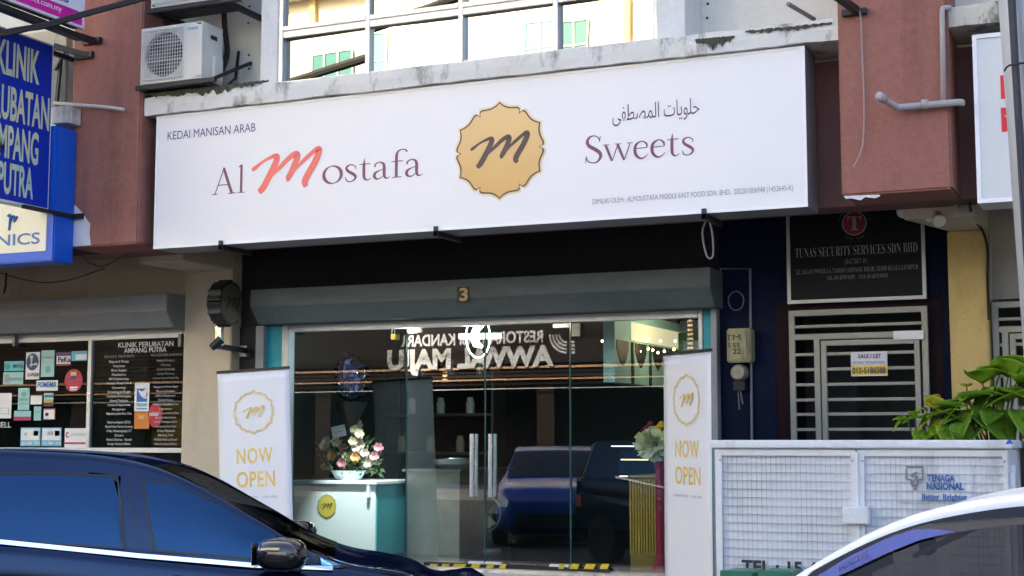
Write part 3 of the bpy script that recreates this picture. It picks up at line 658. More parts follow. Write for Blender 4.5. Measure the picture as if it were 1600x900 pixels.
bk = MB().bar((XB+.05, 10.2, b.z-.02), (XB+.05, 10.9, b.z-.02), .035).box(XB+.0, XB+.16, 10.86, 10.897, b.z-.045, b.z+.005); make('bracket', bk, black_m, K)
bk = MB().bar(P(85, 72, 10.75), P(138, 87, 10.88), .05).box(P(118, 80, 10.88).x, P(145, 80, 10.88).x, 10.86, 10.897, Z_(130, 92, 10.88), Z_(130, 82, 10.88)); make('bracket', bk, black_m, K)

LB = thing('clinic_lightbox', 'blue framed clinic lightbox with cream panel under the blue sign', 'signboard', (-11, 10.9, 3.4))
yl = 10.62; lx1 = X_(84, yl, 370); lz0 = Z_(60, 409, yl); lz1 = Z_(100, 205, 10.85)
make('body', MB().box(-14.6, lx1, yl, 10.895, lz0, lz1), blue2, LB, bevel=.012)
make('panel', MB().box(-14.4, X_(73, yl, 360), yl-.006, yl-.001, Z_(70, 392, yl), lz1-.1), mat('cream_panel', (.78, .76, .6), .4, var=.05), LB)
ftext('CLINICS', -50, 388, 62, 17, yl-.007, mat('blue_lettering', (.01, .13, .38), .4), LB, bold=.014)
mb = MB()
for st in (((12, 338), (16, 336), (15, 350), (14, 360)), ((15, 348), (20, 338), (23, 340), (22, 346), (27, 338))): mb.tube([P(x, y, yl-.012) for x, y in st], .011, 6, smooth=4)
make('logo_mark', mb, mat('blue_lettering', (.01, .13, .38)), LB)

XM = -8.98
a = PXp(130, 44, XM)
MS = side_sign('tuition_sign', 'magenta and white projecting sign at the upper left corner', XM, 9.1, a.y, a.z, a.z+1.5, mat('magenta_vinyl', (.62, .0, .33), .4), black_m)
mz = PXp(128, 20, XM).z
make('white_panel', MB().box(XM+.001, XM+.004, 9.12, a.y-.02, mz, a.z+1.48), mat('pale_vinyl', (.7, .72, .82), .4), MS)
make('edge_strip', MB().box(XM-.02, XM+.012, 9.1, a.y-.001, a.z-.012, a.z+.012).box(XM-.02, XM+.008, a.y-.02, a.y+.004, a.z+.013, a.z+1.5), mat('pale_strip', (.7, .66, .72), .4), MS)
xtext('www.smartmathics.com.my', 96, 19, 9, XM, .95, white_m, MS, bold=.006)
xtext('CENTRES', 107, 5, 16, XM+.004, .62, mat('navy_lettering', (.07, .07, .2)), MS, bold=.02)
bb = MB()
bb.bar((XM-.1, 9.2, a.z-.05), (XM-.1, 10.55, a.z-.06), .09, .05)
bb.bar(P(95, 48, 10.45), P(146, 64, 10.86), .055).box(X_(131, 10.88, 64), X_(158, 10.88, 64), 10.85, 10.897, Z_(145, 69, 10.88), Z_(145, 60, 10.88))
make('bracket', bb, black_m, MS)
# grey wall, pipes and box behind the signs
gp = P(62, 170, 11.2); gq = P(104, 76, 11.2)
OB = thing('old_sign_back', 'weathered grey sheet behind the blue clinic sign', 'panel', (gp.x, 11.25, gp.z))
make('sheet', MB().box(-12.5, gq.x, 11.2, 11.24, gp.z, gq.z), stained('grey_sheet', (.26, .26, .25), (.12, .12, .12), .7, 3), OB, bevel=.004)
make('capping', MB().box(-12.5, gq.x+.02, 11.17, 11.27, gq.z+.003, gq.z+.2), stained('capping_beige', (.5, .47, .36), (.25, .23, .18), .7, 4), OB, bevel=.006)
make('brace', MB().bar(P(96, 84, 11.15), P(88, 165, 11.15), .03).bar(P(104, 75, 11.12), P(86, 110, 11.12), .02), black_m, OB)
JB = tag(make('junction_box', MB().box(X_(86, 10.75, 180), X_(111, 10.75, 180), 10.7, 10.89, Z_(95, 194, 10.75), Z_(95, 168, 10.75)), stained('dirty_white_plastic', (.62, .61, .57), (.15, .14, .12), .7, 12), org=P(98, 190, 10.8), bevel=.006), 'small dirty white junction box beside the blue clinic sign', 'junction box')
tag(make('pipe', MB().tube([P(84, 161, 10.8), P(160, 167, 10.86), P(193, 171, 10.80)], .017, 8), mat('pipe_paint', (.6, .55, .5), .5, var=.2), org=P(84, 161, 10.8)), 'thin pale pipe sticking across the left brown pillar', 'pipe')
mb = MB()
for k, (o1, o2) in enumerate(((0, 0), (6, 3), (3, 8))):
    mb.tube([P(-60, 60+o1, 9.4), P(20, 46+o1, 9.6), P(70, 37+o2*.7, 9.8), P(130, 20+o2*.6, 10.0), P(215, -3+o2*.6, 10.3), P(300, -30+o2, 10.6)], .016, 8, smooth=5)
tag(make('overhead_cable', mb, rubber_m, org=P(0, 50, 9.5), smooth=True), 'bundle of thick black cables sagging across the upper left corner', 'cable')
mb = MB().tube([P(-10, 424, 12.2), P(5, 428, 12.2), P(60, 441, 12.2), P(110, 437, 12.2), P(163, 419, 11.8)], .006, 6, smooth=5).tube([P(10, 426, 12.2), P(9, 445, 12.2), P(6, 458, 12.2)], .012, 6)
mb.tube([P(107, 345, 10.88), P(113, 370, 10.88), P(130, 402, 11.2), P(160, 416, 11.5), P(198, 396, 11.3)], .005, 6, smooth=5)
tag(make('loose_wire', mb, rubber_m, org=P(60, 441, 12)), 'thin black wires sagging under the left soffit', 'wire')

# ================================================================== AIR CONDITIONERS
acw = mat('ac_casing', (.68, .68, .63), .45, var=.06); acg = mat('ac_wire_grille', (.6, .6, .57), .4)
def air_con(px0, px1, pyt, pyb, label, name='ac_unit', grp='air conditioner units on the upper wall'):
    Yf = 10.85; a = P(px0, pyb, Yf); b = P(px1, pyt, Yf); x0, x1, z0 = a.x, X_(px1, Yf, pyb), a.z; z1 = P(px0, pyt, Yf).z if pyt > 0 else z0+.55
    t = thing(name, label, 'air conditioner', ((x0+x1)/2, Yf+.16, z0), grp)
    W_, H_ = x1-x0, z1-z0
    cx, cz, r = x0+W_*.385, z0+H_*.5, H_*.40
    ang = [i*2*math.pi/48 for i in range(48)]
    hole = [(cx+r*math.cos(q), cz+r*math.sin(q)) for q in ang]
    outer = []
    for q in ang:
        c, s_ = math.cos(q), math.sin(q); X0, X1, Z0, Z1 = x0+.012-cx, x1-.012-cx, z0+.012-cz, z1-.012-cz
        k = min((X1/c if c > 1e-6 else X0/c if c < -1e-6 else 9), (Z1/s_ if s_ > 1e-6 else Z0/s_ if s_ < -1e-6 else 9)); outer.append((cx+c*k, cz+s_*k))
    mb = MB(); n = 48
    mb.add([(p[0], Yf, p[1]) for p in outer]+[(p[0], Yf, p[1]) for p in hole]+[(p[0], Yf+.05, p[1]) for p in hole], [(i, (i+1) % n, (i+1) % n+n, i+n) for i in range(n)]+[(i+n, (i+1) % n+n, (i+1) % n+2*n, i+2*n) for i in range(n)])
    for cxx in (X0, X1):
        for czz in (Z0, Z1): pass
    mb.box(x0, x1, Yf+.052, Yf+.32, z0, z1)
    mb.box(x0, x1, Yf+.001, Yf+.052, z1-.012, z1).box(x0, x1, Yf+.001, Yf+.052, z0, z0+.012).box(x0, x0+.012, Yf+.001, Yf+.052, z0+.012, z1-.012).box(x1-.012, x1, Yf+.001, Yf+.052, z0+.012, z1-.012)
    for k in range(8): zz = z0+H_*(.42+.055*k); mb.box(x0+W_*.8, x1-.04, Yf-.003, Yf-.001, zz, zz+.004)
    make('casing', mb, acw, t)
    fm = MB(); fm.lathe((cx, Yf+.045, cz), [(r*.98, 0), (r*.98, .004)], (0, -1, 0), 32); make('fan_well', fm, mat('fan_dark', (.02, .02, .022), .6), t)
    fb = MB(); fb.lathe((cx, Yf+.03, cz), [(r*.22, 0), (r*.2, .015)], (0, -1, 0), 20)
    for k in range(3):
        q0 = k*2.094+.5; rows = []
        for j in range(9):
            q = q0+j*.15; rows.append([(cx+math.cos(q)*r*.2, Yf+.038-j*.002, cz+math.sin(q)*r*.2), (cx+math.cos(q+.2)*r*.93, Yf+.038-j*.002, cz+math.sin(q+.2)*r*.93)])
        fb.grid(rows)
    make('fan', fb, mat('fan_blade_grey', (.09, .09, .1), .45), t)
    g = MB(); gx0, gx1 = x0+.03, x0+W_*.71
    for k in range(17): xx = gx0+(gx1-gx0)*k/16; g.box(xx-.0022, xx+.0022, Yf-.020, Yf-.015, z0+.035, z1-.035)
    for k in range(15): zz = z0+.035+(H_-.07)*k/14; g.box(gx0, gx1, Yf-.0145, Yf-.010, zz-.0022, zz+.0022)
    for k in (0, 5, 10, 14): zz = z0+.035+(H_-.07)*k/14; g.box(gx0, gx1, Yf-.0255, Yf-.0205, zz-.004, zz+.004)
    make('grille', g, acg, t)
    make('side_panel', MB().box(x1+.001, x1+.008, Yf+.06, Yf+.3, z0+H_*.04, z1-.02), acw, t, bevel=.003)
    make('valve_cover', MB().box(x1+.009, x1+.045, Yf+.14, Yf+.28, z0+H_*.03, z0+H_*.45), acw, t, bevel=.01)
    make('side_grip', MB().box(x1+.009, x1+.012, Yf+.12, Yf+.22, z1-.14, z1-.10), dark_m, t)
    make('bracket', MB().box(x0-.04, x1+.16, Yf-.02, Yf+.02, z0-.05, z0-.012).box(x0-.02, x0+.04, Yf+.02, Yf+.64, z0-.05, z0-.012).box(x1-.05, x1+.01, Yf+.02, Yf+.64, z0-.05, z0-.012).box(x0+.04, x1-.05, Yf+.1, Yf+.3, z0-.04, z0-.015)
         .bar((x1+.1, Yf+.0, z0-.03), (x1+.1, Yf+.64, z0+.28), .03), black_m, t)
    make('feet', MB().box(x0+.05, x0+.13, Yf+.05, Yf+.28, z0-.012, z0).box(x1-.15, x1-.07, Yf+.05, Yf+.28, z0-.012, z0), rubber_m, t)
    return t, x0, x1, z0, z1, Yf
t, x0, x1, z0, z1, Yf = air_con(219, 314, 46, 133, 'lower cream air conditioner unit standing above the ledge left of the window')
text('DAIKIN', (x0+(x1-x0)*.77, Yf, z1-.07), XD, UP, .11, mat('ac_logo_blue', (.05, .4, .65), .5), t, bold=.02, lift=.003)
t2, *_r = air_con(236, 352, 0, 13, 'upper air conditioner unit on a black bracket, cut by the top edge')
# refrigerant hose and rods
mb = MB().tube([P(349, -20, 11.4), P(351, 40, 11.4), P(355, 80, 11.38), P(349, 105, 11.3), P(344, 118, 11.2)], .026, 8, smooth=5).tube([P(255, 18, 11.3), P(256, 28, 11.3), P(262, 38, 11.2)], .03, 8)
tag(make('coolant_hose', mb, rubber_m, org=P(350, 60, 11.4), smooth=True), 'black insulated hose running down beside the lower air conditioner', 'hose')
mb = MB().bar(P(373, 80, 11.48), P(368, 122, 11.45), .02).bar(P(368, 122, 11.45), P(355, 134, 11.3), .02)
tag(make('steel_rod', mb, black_m, org=P(370, 110, 11.45)), 'bent black rod on the cream wall right of the air conditioner', 'rod')

# ================================================================== RIGHT PILLAR: PIPES, CABLES, NEIGHBOUR SIGN
pvc = mat('grey_pvc', (.45, .42, .41), .45, var=.15)
mb = MB().tube([P(1502, 163, 11.2), P(1502, 160, 10.86), P(1495, 160, 10.84), P(1405, 168, 10.84), P(1398, 166, 10.82), P(1380, 154, 10.6), P(1376, 152, 10.56)], .026, 10)
mb.tube([P(1440, 163.5, 10.84), P(1450, 162.5, 10.84)], .036, 10).tube([P(1381, 155, 10.62), P(1374, 150, 10.54)], .034, 10)
o1 = make('drain_pipe', mb, pvc, org=P(1440, 165, 10.84), smooth=True); tag(o1, 'bent grey plastic drain pipe across the right brown pillar', 'pipe')
mb = MB().tube([P(1484, 12, 11.0), P(1478, 12, 10.86), P(1473, 13, 10.85), P(1472, 18, 10.85), P(1474, 157, 10.85)], .02, 10)
tag(make('conduit', mb, pvc, org=P(1473, 100, 10.85), smooth=True), 'thin vertical grey pipe down the right edge of the pillar', 'pipe')
mb = MB().tube([P(1338, 14, 10.85), P(1344, 22, 10.84), P(1347, 80, 10.87), P(1350, 160, 10.87), P(1349, 215, 10.87), P(1344, 240, 10.86), P(1333, 261, 10.82)], .006, 6, smooth=5)
tag(make('dangling_wire', mb, mat('pale_wire', (.35, .28, .27), .6), org=P(1347, 100, 10.87)), 'thin pale wire dangling down the right brown pillar', 'wire')
mb = MB().bar(P(1305, -8, 10.5), P(1338, 16, 10.82), .05).box(X_(1316, 10.88, 20), X_(1355, 10.88, 20), 10.85, 10.897, Z_(1335, 24, 10.88), Z_(1335, 15, 10.88))
tag(make('sign_bracket', mb, black_m, org=P(1330, 15, 10.85)), 'black steel bracket bolted to the top of the right pillar', 'bracket')
mb = MB().tube([P(1231, 6, 11.1), P(1272, 30, 11.45)], .018, 8)
tag(make('pipe_stub', mb, mat('old_pipe', (.25, .22, .2), .6, var=.3), org=P(1272, 30, 11.45)), 'short old pipe stub poking from the cream wall', 'pipe')
nx0 = X_(1523, YS, 180); nz0 = Z_(1530, 318, YS); nz1 = Z_(1523, 55, YS)
NS = thing('neighbour_signboard', 'white signboard with red letters cut by the right edge', 'signboard', (nx0+2, YS+.1, nz0))
make('body', MB().box(nx0, nx0+4.5, YS+.004, YS+.34, nz0, nz1), mat('neighbour_sign_white', (.7, .71, .7), .45), NS, bevel=.004)
make('edge_trim', MB().box(nx0, nx0+.03, YS-.012, YS+.003, nz0, nz1).box(nx0+.0301, nx0+4.5, YS-.012, YS+.003, nz0, nz0+.03).box(nx0+.0301, nx0+4.5, YS-.012, YS+.003, nz1-.03, nz1), mat('sign_trim_white', (.88, .88, .9)), NS)
redi = mat('red_lettering', (.75, .005, .02), .4)
make('face', MB().box(nx0+.03, nx0+4.47, YS, YS+.003, nz0+.03, nz1-.03), mat('neighbour_face', (.68, .7, .69), .4, var=.03), NS)
ftext('L', 1564, 153, 1586, 34, YS, redi, NS, bold=.04)
ftext('M', 1565, 204, 1596, 34, YS, redi, NS, bold=.05)
# leaning street pole at the right edge, near the camera
PO = thing('utility_pole', 'pale grey utility pole with strapped black cables at right edge', 'pole', P(1660, 900, 6.0)*Vector((1, 1, 0)) if False else (X_(1660, 6.0, 900), 6.0, 0))
pt, pb = P(1608, -30, 6.0), P(1646, 470, 6.0); d = (pb-pt)/(pb.z-pt.z)
zz0 = 0; bot = pt+d*(0-pt.z); top = pt+d*(6.5-pt.z)
make('post', MB().tube([bot, top], [.125, .118], 24), mat('pole_paint', (.5, .52, .53), .45, .2, var=.12, vscale=4), PO, smooth=True)
ct, cb_ = P(1572, -30, 5.86), P(1600, 360, 5.86); d2 = (cb_-ct)/(cb_.z-ct.z)
mb = MB()
for k in range(2):
    off = Vector((.014*k+.006, -.012*(k % 2), 0)); pts = []
    for j in range(9): z = 6.4-j*.7; pts.append(ct+d2*(z-ct.z)+off+Vector((math.sin(j*1.9+k)*.006, 0, 0)))
    mb.tube(pts, .0105, 8, smooth=4)
make('cable_bundle', mb, mat('dark_blue_cable', (.01, .016, .03), .5), PO, smooth=True)
st = ct+d2*(P(1580, 108, 5.86).z-ct.z)
make('strap_wire', MB().tube([st+Vector((-.03, 0, -.005)), st+Vector((-.01, -.02, .01)), st+Vector((.05, -.03, .012)), st+Vector((.09, -.01, .012))], .004, 6, smooth=3), rubber_m, PO)

# ================================================================== STAIR DOOR, SECURITY BOARD, METERS
YB = 12.66
TB = thing('security_company_board', 'black company board with red round emblem above the stair gate', 'signboard', (-2.4, YB, 2.84))
bx0, bx1 = X_(1231, YB, 470), X_(1448, YB, 465); bz0, bz1 = Z_(1234, 475, YB), 3.72
make('board', MB().box(bx0+.03, bx1-.03, YB, YB+.03, bz0+.03, bz1), mat('board_black', (.006, .0065, .007), .55, var=.4, vscale=3, spec=.2), TB)
make('frame', MB().box(bx0, bx1, YB-.012, YB+.03, bz0, bz0+.03).box(bx0, bx0+.03, YB-.012, YB+.03, bz0+.0301, bz1).box(bx1-.03, bx1, YB-.012, YB+.03, bz0+.0301, bz1), mat('board_frame', (.42, .42, .38), .4, .4), TB)
gi = mat('board_grey_print', (.33, .33, .32), .5); gi2 = mat('board_dim_print', (.16, .16, .16), .5)
c = P(1335, 349, YB-.001); rr = X_(1354, YB, 349)-c.x
em = make('emblem', MB().lathe(c, [(rr, 0), (rr, .004)], (0, -1, 0), 40), mat('emblem_red', (.25, .012, .025), .4), TB)
mb = MB(); n = 48; ring(mb, [c+XD*math.cos(i*2*math.pi/n)*rr*1.02+UP*math.sin(i*2*math.pi/n)*rr*1.02 for i in range(n)], [c+XD*math.cos(i*2*math.pi/n)*rr*.94+UP*math.sin(i*2*math.pi/n)*rr*.94 for i in range(n)], Vector((0, -.006, 0))); make('emblem_ring', mb, gi, em, fixn=False)
text('T', c-UP*rr*.58, XD, UP, rr*1.15, gi, em, cap=rr*1.2, lift=.006, align='C', serif_=True)
for i, ch in enumerate('TUNAS SECURITY'):
    a_ = R(165)-i*R(150)/13; pos = c+XD*math.cos(a_)*rr*1.2+UP*math.sin(a_)*rr*1.2
    text(ch, pos, XD*math.sin(a_)-UP*math.cos(a_), XD*math.cos(a_)+UP*math.sin(a_), None, gi2, em, cap=rr*.2, align='C')
for i, ch in enumerate('SDN BHD'):
    a_ = R(235)+i*R(70)/6; pos = c+XD*math.cos(a_)*rr*1.38+UP*math.sin(a_)*rr*1.38
    text(ch, pos, -XD*math.sin(a_)+UP*math.cos(a_), -XD*math.cos(a_)-UP*math.sin(a_), None, gi2, em, cap=rr*.16, align='C')
ftext('TUNAS SECURITY SERVICES SDN BHD', 1243, 403, 1434, 15, YB, gi, TB, serif_=True, bold=-.014)
ftext('(647387-P)', 1320, 413, 1355, 8, YB, gi2, TB, serif_=True, bold=-.008)
ftext('52, JALAN PWSELLA, TAMAN AMPANG HILIR, 55100 KUALA LUMPUR', 1244, 429, 1435, 7, YB, gi2, TB, serif_=True)
ftext('TEL: 03-4270 9199     FAX: 03-4270 6919', 1292, 437.5, 1387, 6, YB, gi2, TB, serif_=True)

def security_gate(x0, x1, zt2, label, doorx0, doorx1, zd, rails, cols=True, paper=False):
    t = thing('security_gate', label, 'gate', ((x0+x1)/2, 12.7, .2)); y0, y1 = 12.66, 12.70
    fr = MB().box(x0, x0+.05, y0, y1, .2, zt2).box(x1-.05, x1, y0, y1, .2, zt2).box(x0+.0501, x1-.0501, y0, y1, zt2-.05, zt2).box(x0+.0501, x1-.0501, y0+.002, y1, zd+.012, zd+.062).box(doorx0-.062, doorx0-.012, y0, y1, .2, zd+.0119)
    fr.box(x0+.0501, x1-.0501, y0+.004, y1-.004, zt2-.155, zt2-.13)
    for z in rails: fr.box(x0+.0501, doorx0-.0621, y0+.004, y1-.004, z, z+.025)
    make('frame', fr, gate_m, t, bevel=.003)
    dr = MB().box(doorx0, doorx0+.045, y0-.008, y1-.004, .24, zd).box(doorx1-.045, doorx1, y0-.008, y1-.004, .24, zd).box(doorx0+.0451, doorx1-.0451, y0-.008, y1-.004, zd-.045, zd).box(doorx0+.0451, doorx1-.0451, y0-.008, y1-.004, .24, .29)
    for z in rails: dr.box(doorx0+.0451, doorx1-.0451, y0-.002, y1-.008, z, z+.026)
    make('gate_leaf', dr, gate_m, t, bevel=.003)
    return t
rails = [Z_(1270, 440+z/3.4625, 12.68) for z in (402, 484, 566, 648, 726, 808)]; rails += [rails[-1]-.145*k for k in range(1, 8)]
G = security_gate(X_(1233, 12.68, 500), X_(1449, 12.68, 480), 2.785, 'beige barred security gate with a sale notice under the black board', X_(1284, 12.68, 560), X_(1438, 12.68, 560), 2.515, rails)
a, b = P(1396, 531, 12.64), P(1443, 516, 12.64)
make('lock_plate', MB().box(a.x, b.x, 12.635, 12.651, a.z, b.z-.0), white_m, G, bevel=.003)
a, b = P(1330, 588, 12.64), P(1386, 549, 12.64)
NP = thing('sale_notice', 'white and yellow sale notice paper tied to the barred gate', 'notice', ((a.x+b.x)/2, 12.64, a.z))
zm = Z_(1330, 571, 12.64)
def wavy(x0, x1, z0, z1, y):
    return MB().grid([[(x0+(x1-x0)*i/12, y+math.sin(i*.8)*.004+math.sin(k*1.7)*.002, z0+(z1-z0)*k/5) for i in range(13)] for k in range(6)])
make('sheet', wavy(a.x, b.x, a.z, b.z, 12.642), mat('notice_paper', (.7, .68, .72), .6, var=.08), NP, solid=.001)
make('yellow_band', wavy(a.x+.004, b.x-.004, a.z+.01, zm, 12.6395), mat('notice_yellow', (.75, .52, .02), .5), NP, fixn=False)
nk = mat('notice_ink', (.06, .06, .08), .6)
ftext('SALE / LET', 1341, 559.5, 1377, 6, 12.636, nk, NP, bold=.02)
ftext('MICHAEL YEO/NAN YEOH', 1333, 569.5, 1383, 5, 12.636, mat('notice_faint_ink', (.25, .24, .28), .6), NP)
ftext('012-5186588', 1332, 583.5, 1384, 9, 12.633, nk, NP, bold=.02)
rails2 = [Z_(1570, y, 12.68) for y in (541, 566, 590, 615, 640, 665, 690)]
G2 = security_gate(-1.305, .1, Z_(1560, 472, 12.68), 'white barred gate at the far right behind the plants', -1.17, .04, Z_(1565, 522, 12.68), rails2)

tmx = [X_(1133, 12.55, 550), X_(1171, 12.55, 550)]
TM = thing('telephone_box', 'beige telephone junction box with black digits on the navy wall', 'junction box', (sum(tmx)/2, 12.7, 2.2))
tz0, tz1 = Z_(1150, 566, 12.6), Z_(1150, 513, 12.6)
tm_m = stained('telecom_box_plastic', (.40, .37, .21), (.18, .16, .1), .7, 9)
make('body', MB().box(tmx[0], tmx[1], 12.6, YG-.003, tz0, tz1), tm_m, TM, bevel=.012)
make('cover', MB().box(tmx[0]+.015, tmx[1]-.03, 12.585, 12.599, tz0+.02, tz1-.02), tm_m, TM, bevel=.006)
ti = mat('box_ink', (.03, .03, .03), .6)
ftext('TM', 1134, 532, 1157, 9, 12.584, ti, TM); ftext('55', 1145, 543, 1156, 7, 12.584, ti, TM, bold=.02); ftext('22', 1145, 553, 1158, 8, 12.584, ti, TM, bold=.02); ftext('5', 1137, 542, 1142, 6, 12.584, ti, TM)
mz0, mz1 = Z_(1150, 595, 12.6), Z_(1150, 568, 12.6); mx0, mx1 = X_(1139, 12.6, 580), X_(1164, 12.6, 580)
WM = thing('meter', 'small round meter under the beige telephone junction box', 'meter', ((mx0+mx1)/2, 12.7, mz0))
make('case', MB().lathe(((mx0+mx1)/2, YG-.003, (mz0+mz1)/2), [((mx1-mx0)/2, 0), ((mx1-mx0)/2, .1), ((mx1-mx0)/2*.8, .13)], (0, -1, 0), 16), mat('meter_case', (.35, .33, .26), .4, var=.4, vscale=20), WM)
make('base', MB().box(mx0+.02, mx1-.02, 12.66, YG-.003, mz0-.08, mz0-.003), dark_m, WM)
make('tail_wire', MB().tube([((mx0+mx1)/2, 12.7, mz0-.08), ((mx0+mx1)/2+.02, 12.7, mz0-.2)], .006, 6).tube([((mx0+mx1)/2-.02, 12.7, mz0-.08), ((mx0+mx1)/2-.01, 12.7, mz0-.25)], .005, 6), mat('grey_cable', (.2, .2, .21)), WM)
cm = mat('conduit_grey', (.17, .17, .2), .5)
q = lambda x, y: P(x, y, YG-.02)
tag(make('conduit', MB().tube([q(1127, 470), q(1126, 420), q(1172, 420), q(1175, 690)], .012, 8), cm, org=q(1172, 420)), 'grey conduit bent around the telephone box on the navy wall', 'conduit')
c = q(1150, 470)
tag(make('cable_coil', MB().tube([c+Vector((.07*math.cos(i*R(15)), .004*math.sin(i), .085*math.sin(i*R(15)))) for i in range(25)], .006, 6), cm, org=c), 'small coil of grey cable on the dark wall above the telephone box', 'cable')
a = P(1492, 563, YG-.01); tag(make('notice_scrap', MB().box(a.x-.03, a.x+.03, YG-.012, YG-.004, a.z-.05, a.z+.05), white_m, org=a), 'torn white paper scrap on the blue wall beside the yellow column', 'paper')
# dome camera and flood lamp under the soffit
c = P(1412, 332, 11.9)
DC = thing('dome_camera', 'white dome camera under the beam right of the company board', 'camera', c)
make('mount', MB().lathe((c.x, 11.9, SOF-.235 if False else c.z+.055), [(.055, .0), (.058, .03), (.05, .1)], (0, 0, 1), 20), white_m, DC)
make('dome', MB().blob((c.x, 11.9, c.z+.01), .058, 18, 12), mat('dome_white', (.75, .76, .78), .25), DC, smooth=True)
make('stem', MB().tube([(c.x, 11.9, c.z+.15), (c.x, 11.9, SOF-.002)], .02, 8), white_m, DC)
c = P(1465, 338, 11.75)
FL = thing('spot_camera', 'pale bullet camera angled down under the party beam', 'camera', c)
make('housing', MB().tube([c+Vector((-.015, .06, .03)), c+Vector((.02, -.07, -.05))], [.04, .05], 14), mat('camera_beige', (.6, .57, .42), .5), FL)
make('mount', MB().tube([c+Vector((-.03, .03, .04)), (c.x-.03, 11.78, 3.375)], .014, 8).box(c.x-.09, c.x+.02, 11.76, 11.84, 3.37, 3.39), white_m, FL)
mb = MB().tube([P(1493, 322, 11.6), P(1515, 340, 12.3), P(1530, 345, 12.6), P(1546, 342, 12.7), P(1547, 360, 12.74), P(1548, 470, 12.74)], .012, 6)
tag(make('conduit', mb, mat('conduit_beige', (.42, .4, .34), .5), org=P(1547, 400, 12.74)), 'beige conduit running down beside the yellow column', 'conduit')
mb = MB().tube([P(1515, 318, 11.5), P(1520, 340, 12.0), P(1535, 360, 12.5), P(1543, 390, 12.5), P(1543, 440, 12.52), P(1545, 500, 12.52)], .012, 6, smooth=5)
tag(make('black_cable', mb, rubber_m, org=P(1543, 400, 12.5)), 'black cable curving from the beam down the yellow column', 'cable')

# ================================================================== ROUND HANGING SIGN at the left column
hc = P(355, 474, 12.1)
HS = thing('round_hanging_sign', 'black scalloped round sign with gold monogram on the cream column', 'projecting sign', (hc.x, 12.3, hc.z-.5))
ax = Vector((1, .05, 0)).normalized(); hx = Vector((-.05, 1, 0))
rz = Z_(352, 437, 12.1)-hc.z
mb = MB().prism([p+ax*.05 for p in badge_outline(hc, hx, UP, rz*.98, rz, 1)], -ax*.15); make('body', mb, black_m, HS, bevel=.003)
mb = MB(); ring(mb, badge_outline(hc, hx, UP, rz*.9, rz*.92, .93), badge_outline(hc, hx, UP, rz*.9, rz*.92, .89), ax*.054); make('badge_outline', mb, mat('dull_gold', (.2, .14, .06), .5), HS, fixn=False)
mb = MB().prism([p+ax*.051 for p in badge_outline(hc, hx, UP, rz*.9, rz*.92, .88)], ax*.002); make('panel', mb, mat('smoked_gold', (.11, .085, .05), .5, spec=.2), HS)
brush(hc+ax*.053, hx, UP, rz*.62, black_m, HS, lift=.003)
p0, p1 = P(343, 510, 12.2), P(343, 540, 12.2)
make('stem', MB().bar(p0, p1, .07, .05), steel_m, HS)
make('arm', MB().bar(P(333, 540, 12.15), P(385, 548, 12.7), .06, .05), black_m, HS)
make('base_plate', MB().box(X_(374, 12.7, 545), X_(386, 12.7, 545), 12.69, 12.745, Z_(380, 557, 12.7), Z_(380, 540, 12.7)), alu_dark, HS)
make('lamp', MB().tube([P(330, 544, 12.1), P(346, 530, 12.15)], [.035, .045], 12), black_m, HS)

# ================================================================== ROLL-UP BANNERS
ban_m = mat('banner_vinyl', (.80, .81, .84), .5, var=.03, vscale=1.2)
gold2 = mat('banner_gold', (.78, .50, .10), .5, col2=(.84, .66, .22), vscale=8)
def banner(tl, e, lean, wid, hgt, label):
    """tl: upper left corner; e: unit direction of the top edge; lean: tilt in the banner's own plane"""
    e = Vector(e).normalized(); e2 = (e*math.cos(lean)+UP*math.sin(lean)); dn = (-UP*math.cos(lean)+e*math.sin(lean)); up = -dn; nn = e2.cross(up)
    back = -nn
    bl = tl+dn*hgt
    t = thing('rollup_banner', label, 'banner', bl+e2*wid/2, 'roll-up banners beside the shop doors')
    rows = []
    for k in range(25):
        rows.append([tl+e2*(wid*i/10)+dn*(hgt*k/24)+nn*(.0006*math.sin(i*.62+k*.22)+.0004*math.sin(k*.9)) for i in range(11)])
    make('sheet', MB().grid(rows), ban_m, t, solid=.002, smooth=True)
    make('top_rail', MB().bar(tl-e2*.006+up*.012, tl+e2*(wid+.006)+up*.012, .022, .024), black_m, t)
    make('base', MB().obox(bl-e2*.02-nn*.09-UP*.0, e2*(wid+.04), nn*.18, UP*.08), alu_m, t, bevel=.01)
    make('pole', MB().tube([bl+e2*wid/2+back*.05+UP*.08, tl+e2*wid/2+back*.03], .012, 8), alu_m, t)
    L_ = nn*.0010
    c = tl+e2*wid*.5+dn*.375+L_
    badge(c, e2, up, wid*.30, wid*.275, t, None, gold2, gold2, msize=.5, lw=.045)
    text('NOW', tl+e2*wid*.5+dn*.835+L_, e2, up, wid*.5, gold2, t, cap=.135, bold=.018, space=1.15, align='C')
    text('OPEN', tl+e2*wid*.51+dn*1.05+L_, e2, up, wid*.53, gold2, t, cap=.14, bold=.018, space=1.05, align='C')
    text('A DREAM SWEET  \u00b7  LIVES HERE', tl+e2*wid*.5+dn*1.155+L_, e2, up, wid*.6, mat('banner_grey_ink', (.35, .36, .42), .6), t, cap=.02, align='C')
    return t
tlb = P(340, 584, 11.35)
banner(tlb, (math.cos(R(4)), math.sin(R(4)), 0), R(2.6), .745, tlb.z-.2, 'white roll-up banner left of the doors, behind the dark car')
trb = P(1037, 556, 11.75)
banner(trb, (math.cos(R(-44)), math.sin(R(-44)), 0), R(-.6), .79, trb.z-.2, 'white roll-up banner right of the doors, turned beside the white cabinet')

